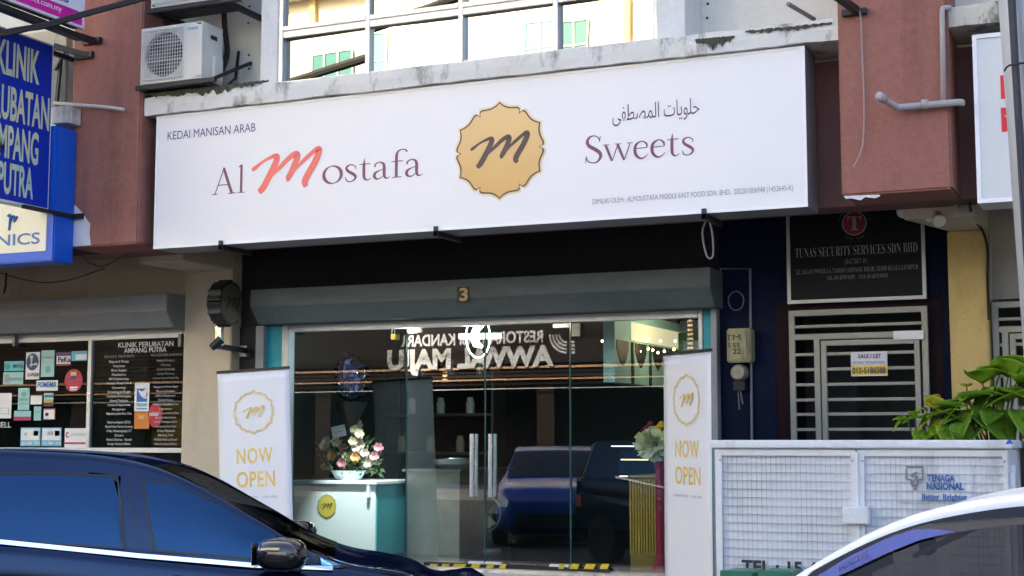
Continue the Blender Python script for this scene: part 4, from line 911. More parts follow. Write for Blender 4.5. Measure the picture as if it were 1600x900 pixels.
# ================================================================== INSIDE THE SWEET SHOP
cw = mat('counter_white', (.80, .88, .88), .4, var=.03)
ct0, ct1 = X_(452, 13.4, 760), X_(588, 13.4, 760); cz1 = Z_(520, 751, 13.4)
CO = thing('display_counter', 'white counter with round gold badge inside the left shop window', 'counter', ((ct0+ct1)/2, 13.6, .47))
make('body', MB().box(ct0+.01, ct1-.01, 13.4, 14.35, .47, cz1-.04), cw, CO, bevel=.006)
make('side_panel', MB().box(ct1-.0095, ct1, 13.42, 14.33, .48, cz1-.05), mat('counter_teal', (.06, .38, .41), .4), CO)
make('top', MB().box(ct0-.02, ct1+.015, 13.37, 14.37, cz1-.037, cz1), cw, CO, bevel=.006)
a = P(577, 765, 13.39); make('handle', MB().box(a.x-.015, a.x+.015, 13.36, 13.398, a.z-.08, cz1-.045), cw, CO)
bcc = P(511, 791, 13.398); brr = (X_(525, 13.4, 791)-X_(497, 13.4, 791))/2
badge(bcc, XD, UP, brr*1.06, Z_(511, 772, 13.4)-bcc.z, CO, mat('badge_yellow', (.62, .5, .06), .4), mat('badge_dark_line', (.05, .04, .02), .5), mat('badge_dark_line', (.05, .04, .02), .5), msize=.6, halo=mat('badge_yellow_halo', (.6, .6, .25), .4))
# flowers in a bowl on the counter
fz = cz1; fcx = X_(545, 13.72, 700)
FB = thing('flower_arrangement', 'bowl of pink, peach and cream roses with a card on the white counter', 'flowers', (fcx, 13.72, fz))
make('bowl', MB().lathe((fcx, 13.72, fz), [(.13, 0), (.19, .1), (.185, .1), (.12, .02)], n=20), cw, FB)
mb = MB(); rnd = random.Random(3)
for k in range(420):
    a = rnd.uniform(0, 6.28); rr = rnd.random()**.6*.36; hh = rnd.uniform(.06, .55)*(1-rr*.9)+.02
    c = Vector((fcx+math.cos(a)*rr*1.05, 13.72+math.sin(a)*rr*.6, fz+hh)); d1 = Vector((rnd.gauss(0, 1), rnd.gauss(0, 1), rnd.gauss(.3, 1))).normalized(); d2 = d1.cross(Vector((rnd.gauss(0, 1), 1, .2))).normalized(); l = rnd.uniform(.04, .1)
    mb.add([c, c+d1*l*.5+d2*l*.2, c+d1*l, c+d1*l*.5-d2*l*.2], [(0, 1, 2, 3)])
make('leaves', mb, mat('florist_leaf', (.05, .1, .04), .5, col2=(.12, .16, .07), vscale=14), FB, fixn=False)
fcols = [(.75, .4, .42), (.8, .45, .2), (.8, .72, .5), (.6, .25, .3), (.75, .62, .55)]
fpts = [(518, 712, 1), (536, 700, 0), (534, 724, 3), (556, 700, 4), (563, 695, 2), (558, 705, 0), (585, 714, 0), (592, 700, 3), (510, 690, 2), (552, 690, 2), (553, 671, 2), (562, 678, 2), (548, 664, 2), (555, 715, 1), (570, 708, 4), (506, 697, 2), (525, 690, 2), (542, 714, 2), (575, 725, 4), (560, 664, 4)]
for px, py, ci in fpts:
    c = P(px, py, 13.52+rnd.uniform(-.05, .12)); mb = MB()
    for k in range(3):
        for j in range(6):
            a = j*1.047+k*.5; rr = .012+.013*k
            pc = c+Vector((math.cos(a)*rr, -.02+.012*k, math.sin(a)*rr)); u = Vector((math.cos(a+1.57), 0, math.sin(a+1.57)))*.02; v2 = Vector((math.cos(a)*.02, -.01, math.sin(a)*.02))
            mb.add([pc-u-v2*.4, pc+u-v2*.4, pc+u*.7+v2, pc-u*.7+v2], [(0, 1, 2, 3)])
    mb.blob(c, .022, 8, 6)
    make('rose', mb, mat('rose_%d' % ci, fcols[ci], .6, var=.25, vscale=30), FB, fixn=False)
c = P(529, 674, 13.5); u = Vector((.98, 0, .2)); v2 = Vector((-.2, 0, .98))
cd = make('card', MB().obox(c-u*.085-v2*.06, u*.17, Vector((0, .004, 0)), v2*.12), white_m, FB)
text('Congratulations', c-u*.06-v2*.01+Vector((0, -.001, 0)), u, v2, .12, mat('card_ink', (.15, .2, .2), .5), cd, cap=.02)
# clear balloon stuffed with blue paper above the flowers
bc2 = P(549, 590, 13.55)
BL = thing('bubble_balloon', 'clear bubble balloon stuffed with blue paper above the flowers', 'balloon', (bc2.x, bc2.y, fz+.4))
make('skin', MB().blob(bc2, (.2, .2, .25), 24, 16), glass('balloon_skin', (.93, .94, .95), 1.35), BL, smooth=True)
mb = MB()
for k in range(90):
    c = bc2+Vector((rnd.gauss(0, .06), rnd.gauss(0, .06), rnd.gauss(.0, .1))); d1 = Vector((rnd.gauss(0, 1), rnd.gauss(0, 1), rnd.gauss(0, 1))).normalized(); d2 = d1.cross(Vector((0, .3, 1))).normalized(); l = rnd.uniform(.06, .11)
    mb.add([c-d1*l*.5-d2*l*.3, c+d1*l*.4-d2*l*.35, c+d1*l*.55+d2*l*.3, c-d1*l*.4+d2*l*.3], [(0, 1, 2, 3)])
make('paper_filling', mb, mat('blue_tissue', (.12, .2, .5), .6, col2=(.4, .36, .55), vscale=9), BL, fixn=False)
make('wrap', MB().lathe((bc2.x, bc2.y, bc2.z-.62), [(.03, 0), (.08, .16), (.17, .36), (.16, .36), (.05, .1)], n=14), mat('dark_wrap', (.03, .03, .03), .4, var=.4), BL)
# steel service counter
s0, s1 = X_(634, 13.9, 790), X_(718, 13.9, 790); sz = Z_(676, 733, 13.9)
SCN = thing('steel_counter', 'stainless steel counter with a tray behind the left door', 'counter', ((s0+s1)/2, 14.3, .468))
sst = mat('counter_steel', (.4, .42, .38), .32, .9, var=.35, vscale=3)
make('body', MB().box(s0, s1, 13.9, 15.2, .469, sz-.03), sst, SCN, bevel=.004)
make('top', MB().box(s0-.03, s1+.03, 13.86, 15.24, sz-.027, sz), sst, SCN, bevel=.006)
tr = thing('tray', 'oval pale dish resting on the stainless steel counter', 'tray', ((s0+s1)/2+.1, 14.2, sz))
make('dish', MB().lathe(((s0+s1)/2+.12, 14.2, sz+.001), [(.16, 0), (.22, .05), (.23, .1), (.21, .1), (.2, .05)], n=28), alu_m, tr)
make('rim', MB().tube([((s0+s1)/2+.12+.225*math.cos(i*R(15)), 14.2+.225*math.sin(i*R(15)), sz+.105) for i in range(25)], .008, 6), steel_m, tr)
# mirror panel / tall dark cabinet beside it
mb = MB().box(X_(592, 16, 600), X_(632, 16, 600), 16, 16.5, .469, 2.7)
t = thing('tall_cabinet', 'tall dark teal cabinet behind the left shop pane', 'cabinet', (X_(612, 16, 600), 16.2, .469))
make('body', mb, mat('cabinet_teal', (.008, .025, .028), .45, var=.2), t, bevel=.006)
make('door', MB().box(X_(593, 16, 600), X_(631, 16, 600), 15.98, 15.998, .5, 2.66), mat('cabinet_door_teal', (.012, .035, .04), .4), t, bevel=.004)
mb = MB(); x = X_(660, 15.6, 600)
for z in (1.5, 1.95, 2.4): mb.box(x-.5, x+.9, 15.6, 15.95, z, z+.03)
mb.box(x-.53, x-.5, 15.6, 15.95, .469, 2.6).box(x+.9, x+.93, 15.6, 15.95, .469, 2.6)
SHF = thing('wall_shelf', 'dark shelf rack in the shop behind the steel counter', 'shelf', (x, 15.7, .469)); make('frame', mb, mat('shelf_dark', (.06, .055, .05), .4, .3), SHF)
for k in range(9):
    z = (1.53, 1.98, 2.43)[k % 3]; xx = x-.35+.13*k
    tag(make('jar', MB().lathe((xx, 15.75, z+.001), [(.05, 0), (.055, .12), (.04, .16), (.04, .19)], n=14), mat('jar_%d' % (k % 3), [(.25, .2, .12), (.35, .33, .3), (.12, .15, .16)][k % 3], .25), org=(xx, 15.75, z)), 'dim jar on the dark shelf behind the steel counter', 'jar', 'jars on the dark shelf')
# gold slatted counter and red pedestal with bow
g0, g1 = X_(983, 13.3, 800), X_(1030, 13.3, 800); gzt = Z_(1005, 743, 13.3); gzb = Z_(1005, 868, 13.3)
GS = thing('slatted_counter', 'gold ribbed counter front inside the right shop pane', 'counter', ((g0+g1)/2, 13.4, .469))
goldp = mat('gold_slat', (.62, .4, .08), .35, .3, var=.15, vscale=12)
make('core', MB().box(g0, g1+.05, 13.33, 14.2, .469, gzt-.02), mat('gold_core', (.3, .18, .03), .5), GS)
mb = MB(); n = 11
for k in range(n): xx = g0+(g1-g0)*k/n; mb.box(xx+.004, xx+(g1-g0)/n-.006, 13.3, 13.328, gzb, gzt-.03)
make('front_slats', mb, goldp, GS, bevel=.004)
make('top', MB().box(g0-.01, g1+.06, 13.29, 14.22, gzt-.019, gzt), goldp, GS, bevel=.004)
rx = X_(1034, 13.05, 800); rzt = Z_(1034, 712, 13.05)
RP = thing('red_pedestal', 'tall red flower stand half hidden by the right banner', 'flower stand', (rx, 13.05, .469))
make('column', MB().lathe((rx, 13.05, .469), [(.1, 0), (.09, .05), (.06, .1), (.055, rzt-.6), (.09, rzt-.469)], n=18), mat('red_cloth', (.3, .0, .03), .5, var=.2), RP)
bowc = P(1022, 695, 12.98)
mb = MB()
for k in range(120):
    d1 = Vector((rnd.gauss(-.1, 1), rnd.gauss(-.2, .7), rnd.gauss(.05, 1))).normalized(); c = bowc+d1*rnd.uniform(.02, .13); d2 = d1.cross(Vector((rnd.gauss(0, 1), rnd.gauss(0, 1), 1))).normalized(); l = rnd.uniform(.05, .1)
    mb.add([c-d2*l*.5, c+d2*l*.5, c+d1*l*.8+d2*l*.6, c+d1*l*.8-d2*l*.6], [(0, 1, 2, 3)])
make('bow', mb, mat('yellow_gauze', (.86, .83, .5), .6, var=.2), RP, fixn=False)
mb = MB()
for px, py in ((1030, 668), (1024, 672), (1034, 664)): mb.blob(P(px, py, 13.0), .035, 9, 7, wob=.15)
lab(make('flower', mb, mat('flower_yellow', (.75, .48, .02), .6), RP), 'yellow flowers')
mb = MB()
for px, py in ((1010, 670), (1016, 663), (1040, 676)): mb.blob(P(px, py, 13.02), .03, 9, 7, wob=.2)
lab(make('flower', mb, mat('flower_red', (.35, .01, .04), .6), RP), 'dark red flowers')
# arched display wall, facing right, with small lamps
XA = -4.93
DW = thing('arched_display_wall', 'lit display wall with pointed arches at the upper right of the shop', 'display wall', (XA-.2, 15, 1.9))
y0_, y1_ = PXp(961, 600, XA).y, 16.6
tl_m = mat('arch_wall_teal', (.35, .62, .58), .5)
zlo, zhi = PXp(961, 597, XA).z, 2.95
make('panel', MB().box(XA-.12, XA, y0_, y1_, zlo, zhi), tl_m, DW)
mb = MB(); dm = mat('arch_dark', (.02, .025, .025), .5)
for k in range(6):
    yc = y0_+.22+k*.55; pts = []
    for j in range(13):
        s_ = -1+2*j/12; pts.append((XA+.001, yc+s_*.17, zlo+.17+.16*(abs(s_)**1.6)))
    mb.prism(pts+[(XA+.001, yc+.17, zlo+.42), (XA+.001, yc-.17, zlo+.42)], (.006, 0, 0)); mb.box(XA+.001, XA+.02, yc+.26, yc+.30, zlo, zlo+.42)
make('arch', mb, dm, DW)
make('lit_panel', MB().box(XA+.008, XA+.014, y0_+.45, y1_, zlo+.44, zhi-.1), mat('cream_lit_panel', (.75, .66, .42), .5, emit=.12), DW)
mb = MB()
for px, py in ((941, 533), (1010, 533), (958, 545), (1013, 530), (1032, 533), (1055, 533), (1013, 545), (985, 548), (1000, 549), (1020, 547), (1038, 549), (1053, 546), (990, 555), (1048, 553), (972, 540), (1028, 551)):
    mb.blob(P(px, py, 14.3), .013, 8, 6)
tag(make('string_light', mb, mat('warm_bulb', (1, .66, .25), .4, emit=4), org=P(1000, 545, 14.3)), 'string of tiny warm bulbs before the arched display wall', 'string lights')
a, b = P(1060, 551, 13.6), P(1095, 519, 13.6)
GP = thing('menu_panel', 'green and white panel hanging inside the upper right pane', 'panel', ((a.x+b.x)/2, 13.6, a.z))
make('board', MB().box(a.x, b.x, 13.6, 13.62, a.z, b.z), mat('menu_green', (.15, .45, .08), .5), GP)
make('white_label', MB().box(a.x+.05, b.x-.01, 13.59, 13.598, a.z+.01, b.z-.08), white_m, GP)
a, b = P(1062, 512, 13.5), P(1096, 500, 13.5)
tag(make('white_shelf_box', MB().box(a.x, b.x, 13.5, 13.8, a.z, b.z), mat('pale_box', (.5, .58, .58), .5), org=a, bevel=.006), 'pale box under the ceiling behind the right pane', 'box')
# ring lamp, ceiling strips
rc = P(747, 526, 14.2)
RL = thing('ring_lamp', 'glowing white ring lamp with a cross tube behind the doors', 'lamp', rc)
lampm = mat('lamp_glow', (.75, 1, .96), .4, emit=1.6)
make('ring', MB().tube([rc+Vector((.1*math.cos(i*R(15)), .09*math.cos(i*R(15)), .225*math.sin(i*R(15)))) for i in range(25)], .007, 8), lampm, RL)
make('tube', MB().tube([rc+Vector((-.22, 0, .01)), rc+Vector((.26, 0, .0))], .03, 10), lampm, RL)
make('bulb', MB().tube([rc+Vector((.06, 0, .13)), rc+Vector((-.02, 0, .08)), rc+Vector((-.05, 0, 0)), rc+Vector((-.02, 0, -.08)), rc+Vector((.05, 0, -.11))], [.02, .04, .05, .04, .015], 10), lampm, RL)
make('cord', MB().tube([rc+Vector((0, 0, .225)), (rc.x, rc.y, SOF-.002)], .004, 6), black_m, RL)
for px0, px1, py, Y, m in ((955, 990, 698, 16, lampm), (970, 1012, 719, 15.5, None), (968, 984, 745, 15, None)):
    a, b = P(px0, py, Y), P(px1, py, Y)
    tag(make('shelf_light', MB().box(a.x, b.x, Y, Y+.03, a.z, a.z+.012), mat('pale_strip_light', (.8, .95, .9), .4, emit=.35) if m else mat('warm_strip', (1, .75, .35), .4, emit=.4), org=a), {698: 'pale light strip on a shelf, highest of three at the right', 719: 'longest warm light strip inside the right pane', 745: 'short warm light strip just left of the gold ribbed counter'}[py], 'light strip')
fan = P(757, 802, 14.6)
ST = thing('wall_fan', 'dim round fan standing behind the closed glass doors', 'fan', (fan.x, 14.6, .469))
make('guard', MB().tube([fan+Vector((.19*math.cos(i*R(15)), 0, .2*math.sin(i*R(15)))) for i in range(25)], .012, 8), alu_dark, ST)
mb = MB().blob(fan, (.05, .05, .05), 10, 8)
for k in range(5):
    a = k*1.2566; mb.add([fan+Vector((math.cos(a)*.04, .01, math.sin(a)*.04)), fan+Vector((math.cos(a)*.17, -.01, math.sin(a)*.17)), fan+Vector((math.cos(a+.6)*.17, .02, math.sin(a+.6)*.17)), fan+Vector((math.cos(a+.8)*.04, .02, math.sin(a+.8)*.04))], [(0, 1, 2, 3)])
make('blades', mb, mat('fan_gold', (.25, .2, .1), .4, .3), ST, fixn=False)
make('stand', MB().tube([(fan.x, 14.65, .49), (fan.x, 14.65, fan.z)], .02, 8).lathe((fan.x, 14.65, .469), [(.17, 0), (.15, .03)], n=20), alu_dark, ST)
# lit shop lamps, plus an unseen spot and point added as fill
def point(loc, e, col, r=.06):
    l = bpy.data.lights.new('shop_or_fill_light', 'POINT'); l.energy = e; l.color = col; l.shadow_soft_size = r
    o = bpy.data.objects.new('shop_or_fill_light', l); COL.objects.link(o); o.location = loc
def spot(loc, to, e, col, ang=52):
    l = bpy.data.lights.new('counter_fill_spot', 'SPOT'); l.energy = e; l.color = col; l.spot_size = R(ang); l.spot_blend = .6; l.shadow_soft_size = .05
    o = bpy.data.objects.new('counter_fill_spot', l); COL.objects.link(o); o.location = loc; o.rotation_euler = (Vector(to)-Vector(loc)).to_track_quat('-Z', 'Y').to_euler()
spot((-7.35, 12.83, 2.72), (-7.5, 13.4, .95), 78, (.95, 1, .99))  # unseen spot added to brighten the counter front
point((-6.95, 13.1, 2.62), 3.5, (.8, .9, 1)); point((-4.3, 14.4, 2.9), 3, (1, .85, .6)); point((rc.x, 14.0, rc.z-.4), 3, (.8, 1, .97))  # first point is added fill for the balloon, the others serve lit lamps

# ================================================================== SUBSTATION CABINET, BINS, PLANTS
YX = 10.0
x0, x1 = X_(1117, YX, 800), X_(1579, YX, 800); zt3, zl3 = Z_(1350, 687.5, YX), Z_(1350, 700.5, YX)
CB = thing('feeder_cabinet', 'white electrical cabinet with wire mesh doors and blue stencilled letters', 'electrical cabinet', ((x0+x1)/2, 10.3, .2))
cabm = stained('cabinet_paint', (.80, .81, .82), (.36, .36, .34), .6, 1.9, (1, 1, .35), rough=.5, speck=False, thr=.52, bump=.05)
make('body', MB().box(x0, x1, YX+.03, YX+.75, .2, zl3-.002), cabm, CB, bevel=.006)
make('lid', MB().box(x0-.02, x1+.03, YX-.03, YX+.8, zl3, zt3), cabm, CB, bevel=.008)
make('plinth', MB().box(x0-.02, x1+.02, YX+.005, YX+.78, .2, .34), concrete, CB)
dxs = ((x0+.005, X_(1339, YX, 800)), (X_(1341.5, YX, 800), x1-.005))
inn = ((X_(1129, YX, 800), X_(1331, YX, 800)), (X_(1352, YX, 800), X_(1569, YX, 800)))
zi = Z_(1350, 713, YX); meshm = mat('mesh_wire', (.66, .70, .74), .5, col2=(.22, .25, .3), vscale=2.2)
for k, ((d0, d1), (i0, i1)) in enumerate(zip(dxs, inn)):
    mb = MB().box(d0, i0, YX, YX+.028, .35, zl3-.01).box(i1, d1, YX, YX+.028, .35, zl3-.01).box(i0, i1, YX, YX+.028, zi, zl3-.01).box(i0, i1, YX, YX+.028, .35, .40)
    D = make('door', mb, cabm, CB, bevel=.003)
    mb = MB(); z = zi-.055
    while z > .42: mb.box(i0, i1, YX+.012, YX+.0165, z-.0022, z+.0022); z -= .0575
    nx = int((i1-i0)/.0335)
    for j in range(1, nx):
        xx = i0+(i1-i0)*j/nx+random.uniform(-.002, .002); mb.box(xx-.0013, xx+.0013, YX+.017, YX+.0195, .4, zi)
    make('mesh_screen', mb, meshm, D)
    for (bx, bz) in ((i0-.012, zi-.03), (i1+.012, zi-.03)): make('bolt', MB().lathe((bx, YX, bz), [(.007, 0), (.006, .006)], (0, -1, 0), 8), mat('bolt_grey', (.3, .3, .3), .4, .6), D)
a, b = P(1317, 818, YX-.06), P(1357, 792, YX-.06)
make('lock_box', MB().box(a.x, b.x, YX-.07, YX-.001, a.z, b.z), cabm, CB, bevel=.006)
make('lock_bar', MB().box(X_(1336, YX, 750), X_(1342, YX, 750), YX-.02, YX-.001, .5, zi+.03), cabm, CB, bevel=.003)
make('hinge', MB().box(x1+.001, x1+.03, YX+.03, YX+.06, .6, 1.45).box(x1+.001, x1+.03, YX+.1, YX+.12, .5, 1.5), cabm, CB)
bl_ink = mat('stencil_blue', (.02, .14, .42), .6, var=.3, vscale=40); bk_ink = mat('stencil_black', (.03, .03, .035), .6, var=.3, vscale=40); gr_ink = mat('stencil_grey', (.3, .31, .33), .6, var=.4, vscale=40)
plate = make('stencil_plate', MB().box(X_(1404, YX, 760), X_(1520, YX, 760), YX+.020, YX+.0215, Z_(1450, 786, YX), Z_(1450, 722, YX)), cabm, CB)
def cab(body, px0, py0, px1, cap, m, **k): return ftext(body, px0, py0, px1, cap, YX+.005, m, CB, **k)
cab('TENAGA', 1449, 752, 1492, 10.5, bl_ink, bold=.035); cab('NASIONAL', 1448, 764.5, 1506, 10.5, bl_ink, bold=.035); cab('Better  Brighter', 1440, 780, 1511, 8.5, bl_ink, bold=.02, serif_=True)
make('underline', MB().box(X_(1440, YX, 782), X_(1498, YX, 782), YX+.003, YX+.005, Z_(1460, 782.5, YX), Z_(1460, 781.5, YX)), bl_ink, CB)
q = lambda x, y: P(x, y, YX+.004); mb = MB()
def strip(pts, wd):
    for i in range(len(pts)-1): mb.bar(q(*pts[i]), q(*pts[i+1]), .004, wd, up=(0, 0, 1)) if False else mb.tube([q(*pts[i]), q(*pts[i+1])], wd/2, 5)
strip([(1416, 729), (1443, 729)], .012); strip([(1416, 732), (1416, 748), (1424, 750), (1424, 757), (1434, 757), (1434, 750), (1442, 748), (1442, 732)], .012)
strip([(1433, 737), (1423, 742), (1434, 745), (1426, 753)], .012); strip([(1426, 760), (1434, 760)], .01); strip([(1428, 764), (1433, 764)], .012)
make('emblem', mb, gr_ink, CB)
cab('TEL : 15 454', 1159, 894, 1306, 19, bk_ink, bold=.035)
a = P(1577, 692, YX-.03); make('blue_splash', MB().prism([P(x, y, YX-.031) for x, y in ((1571, 694), (1575, 688), (1579, 687), (1583, 693))], (0, -.002, 0)), mat('splash_blue', (.01, .1, .55), .5), CB)
# two green wheelie bins in front of the cabinet
for k, (px0, px1, lb) in enumerate(((1128, 1172, 'green wheelie bin, left of the pair before the cabinet'), (1187, 1232, 'green wheelie bin, right of the pair before the cabinet'))):
    a, b = X_(px0, 9.45, 893), X_(px1, 9.45, 893); zt4 = Z_(1180, 893-k*2, 9.45)
    t = thing('wheelie_bin', lb, 'bin', ((a+b)/2, 9.6, 0.2), 'green bins before the cabinet'); gm_ = mat('bin_green', (.03, .2, .12), .45, var=.15)
    mb = MB(); m_ = .02
    mb.add([(a+m_, 9.5+m_, .25), (b-m_, 9.5+m_, .25), (b-m_, 9.72, .25), (a+m_, 9.72, .25), (a, 9.48, zt4-.04), (b, 9.48, zt4-.04), (b, 9.78, zt4-.04), (a, 9.78, zt4-.04)], [(0, 3, 2, 1), (4, 5, 6, 7), (0, 1, 5, 4), (1, 2, 6, 5), (2, 3, 7, 6), (3, 0, 4, 7)])
    make('body', mb, gm_, t, bevel=.008)
    make('lid', MB().box(a-.01, b+.01, 9.46, 9.8, zt4-.037, zt4-.01).box(a-.015, b+.015, 9.45, 9.475, zt4-.05, zt4), gm_, t, bevel=.006)
    for xx in (a+.015, b-.04): make('wheel', MB().lathe((xx, 9.76, .255), [(.055, 0), (.055, .025)], (1, 0, 0), 14), rubber_m, t)
# potted plants behind the cabinet
def leafmat(name, a, b):
    m = mat(name, a, .5, col2=b, vscale=7, bump=.3, bscale=35); t = m.node_tree; n = t.nodes; pb = n['Principled BSDF']
    tl = n.new('ShaderNodeBsdfTranslucent'); x = n.new('ShaderNodeMixShader'); x.inputs[0].default_value = .35
    src = pb.inputs['Base Color'].links[0].from_socket; t.links.new(src, tl.inputs[0]); pb.inputs['Specular IOR Level'].default_value = .3
    t.links.new(pb.outputs[0], x.inputs[1]); t.links.new(tl.outputs[0], x.inputs[2]); t.links.new(x.outputs[0], n['Material Output'].inputs[0]); return m
lf = [leafmat('leaf_bright', (.34, .5, .03), (.15, .34, .02)), leafmat('leaf_yellow', (.6, .5, .04), (.36, .42, .03)), leafmat('leaf_dark', (.13, .30, .03), (.24, .40, .035))]
stem_m = mat('plant_stem', (.1, .14, .03), .5)
def leaf(mb, base, d, size, droop=.5):
    d = Vector(d).normalized(); side = d.cross(UP); side = side.normalized() if side.length > .05 else XD.copy(); nrm = side.cross(d)
    rows = []
    for i in range(9):
        s_ = i/8; hw = size*.52*(math.sin(math.pi*min(1, s_**.62*1.0))**.8 if 0 < s_ < 1 else 0)+.001
        c = base+d*(size*s_)-UP*(droop*size*s_*s_)
        rows.append([c-side*hw+nrm*hw*.28+UP*math.sin(s_*9)*size*.02, c-side*hw*.5+nrm*hw*.06, c, c+side*hw*.5+nrm*hw*.06, c+side*hw+nrm*hw*.28+UP*math.cos(s_*8)*size*.02])
    mb.grid(rows)
def plant(name, label, cx, cy, leaves, pot_r=.16):
    t = thing(name, label, 'plant', (cx, cy, .2), 'potted plants behind the cabinet')
    make('pot', MB().lathe((cx, cy, .2), [(pot_r*.75, 0), (pot_r, .3), (pot_r*1.08, .3), (pot_r*1.08, .36), (pot_r*.95, .36), (pot_r*.9, .3)], n=20), mat('pot_terracotta', (.3, .13, .07), .7, var=.2), t)
    sm = MB(); ms = [MB(), MB(), MB()]
    for px, py, sz_, ang, k, Y in leaves:
        b_ = P(px, py, Y); d = Vector((math.cos(R(ang)), -.45, math.sin(R(ang))))
        leaf(ms[k], b_, d, sz_*random.uniform(.8, 1.1), random.uniform(.15, .75))
        if random.random() < .55: leaf(ms[k], b_+Vector((random.uniform(-.08, .08), random.uniform(-.03, .06), random.uniform(-.1, .04))), d+Vector((random.uniform(-1, 1), random.uniform(-.4, .2), random.uniform(-.6, .8))), sz_*random.uniform(.4, .7), random.uniform(.1, .6))
        mid = Vector(((cx+b_.x)/2+random.uniform(-.05, .05), (cy+b_.y)/2, b_.z-.35)); sm.tube([(cx+random.uniform(-.06, .06), cy, .5), mid, b_], [.010, .008, .005], 6, smooth=5)
    make('stems', sm, stem_m, t)
    for k, nm in enumerate(('leaves', 'yellow_leaves', 'dark_leaves')):
        if ms[k].v: make(nm, ms[k], lf[k], t, fixn=False, smooth=True, solid=.002)
    return t
Lb = [(1420, 660, .13, 150, 0, 10.75), (1432, 672, .15, -60, 0, 10.7), (1445, 655, .17, 160, 0, 10.75), (1452, 668, .17, -30, 0, 10.7), (1462, 640, .16, 100, 1, 10.8), (1470, 646, .2, 10, 1, 10.8), (1458, 652, .14, 200, 1, 10.75), (1475, 662, .17, -70, 0, 10.7), (1482, 640, .18, 60, 2, 10.8), (1440, 680, .12, -100, 0, 10.7), (1465, 630, .13, 130, 1, 10.82), (1415, 655, .1, 200, 0, 10.75), (1478, 672, .15, 200, 0, 10.7), (1456, 632, .13, 60, 1, 10.8), (1470, 655, .16, 240, 1, 10.74), (1448, 640, .12, 170, 1, 10.8), (1428, 650, .1, 100, 0, 10.75)]
Lr = [(1500, 640, .26, 160, 2, 10.75), (1508, 628, .28, 30, 2, 10.75), (1520, 650, .3, -30, 2, 10.7), (1535, 600, .28, 110, 0, 10.85), (1550, 590, .3, 40, 0, 10.85), (1560, 610, .34, -10, 0, 10.8), (1575, 590, .3, 100, 0, 10.85), (1590, 600, .32, 20, 0, 10.85), (1545, 640, .3, -60, 2, 10.75), (1585, 640, .3, -50, 2, 10.75), (1528, 615, .26, 190, 0, 10.8), (1510, 605, .1, 80, 1, 10.8), (1600, 620, .3, 170, 0, 10.8), (1570, 650, .28, 200, 2, 10.72), (1500, 660, .2, -80, 2, 10.7), (1600, 580, .28, 130, 0, 10.9), (1620, 610, .3, 90, 2, 10.85), (1536, 618, .26, 10, 0, 10.8), (1556, 605, .26, 220, 2, 10.82), (1490, 645, .2, 180, 2, 10.76), (1515, 640, .22, 240, 2, 10.74), (1565, 578, .24, 160, 0, 10.85)]
plant('potted_plant', 'small yellow green leafy plant rising behind the cabinet', X_(1455, 11.0, 700), 11.05, Lb)
plant('potted_plant', 'broad leaved dark green plant at the right end of the cabinet', X_(1560, 11.0, 700), 11.05, Lr, .2)

# ================================================================== CARS
def lerp(a, b, t): return a+(b-a)*t
def curve1(pts):
    pts = sorted(pts)
    def f(x):
        if x <= pts[0][0]: return pts[0][1]
        if x >= pts[-1][0]: return pts[-1][1]
        for i in range(len(pts)-1):
            if pts[i][0] <= x <= pts[i+1][0]:
                x0, y0 = pts[i]; x1, y1 = pts[i+1]; h = x1-x0; t = (x-x0)/h
                m0 = (y1-pts[i-1][1])/(x1-pts[i-1][0]) if i > 0 else (y1-y0)/h
                m1 = (pts[i+2][1]-y0)/(pts[i+2][0]-x0) if i+2 < len(pts) else (y1-y0)/h
                return (2*t**3-3*t*t+1)*y0+(t**3-2*t*t+t)*h*m0+(-2*t**3+3*t*t)*y1+(t**3-t*t)*h*m1
    return f
def interp_poly(poly, x):
    ys = []
    for i in range(len(poly)):
        (x0, y0), (x1, y1) = poly[i], poly[(i+1) % len(poly)]
        if abs(x1-x0) < 1e-9: continue
        if min(x0, x1) <= x <= max(x0, x1): ys.append(y0+(y1-y0)*(x-x0)/(x1-x0))
    return (min(ys), max(ys)) if ys else None
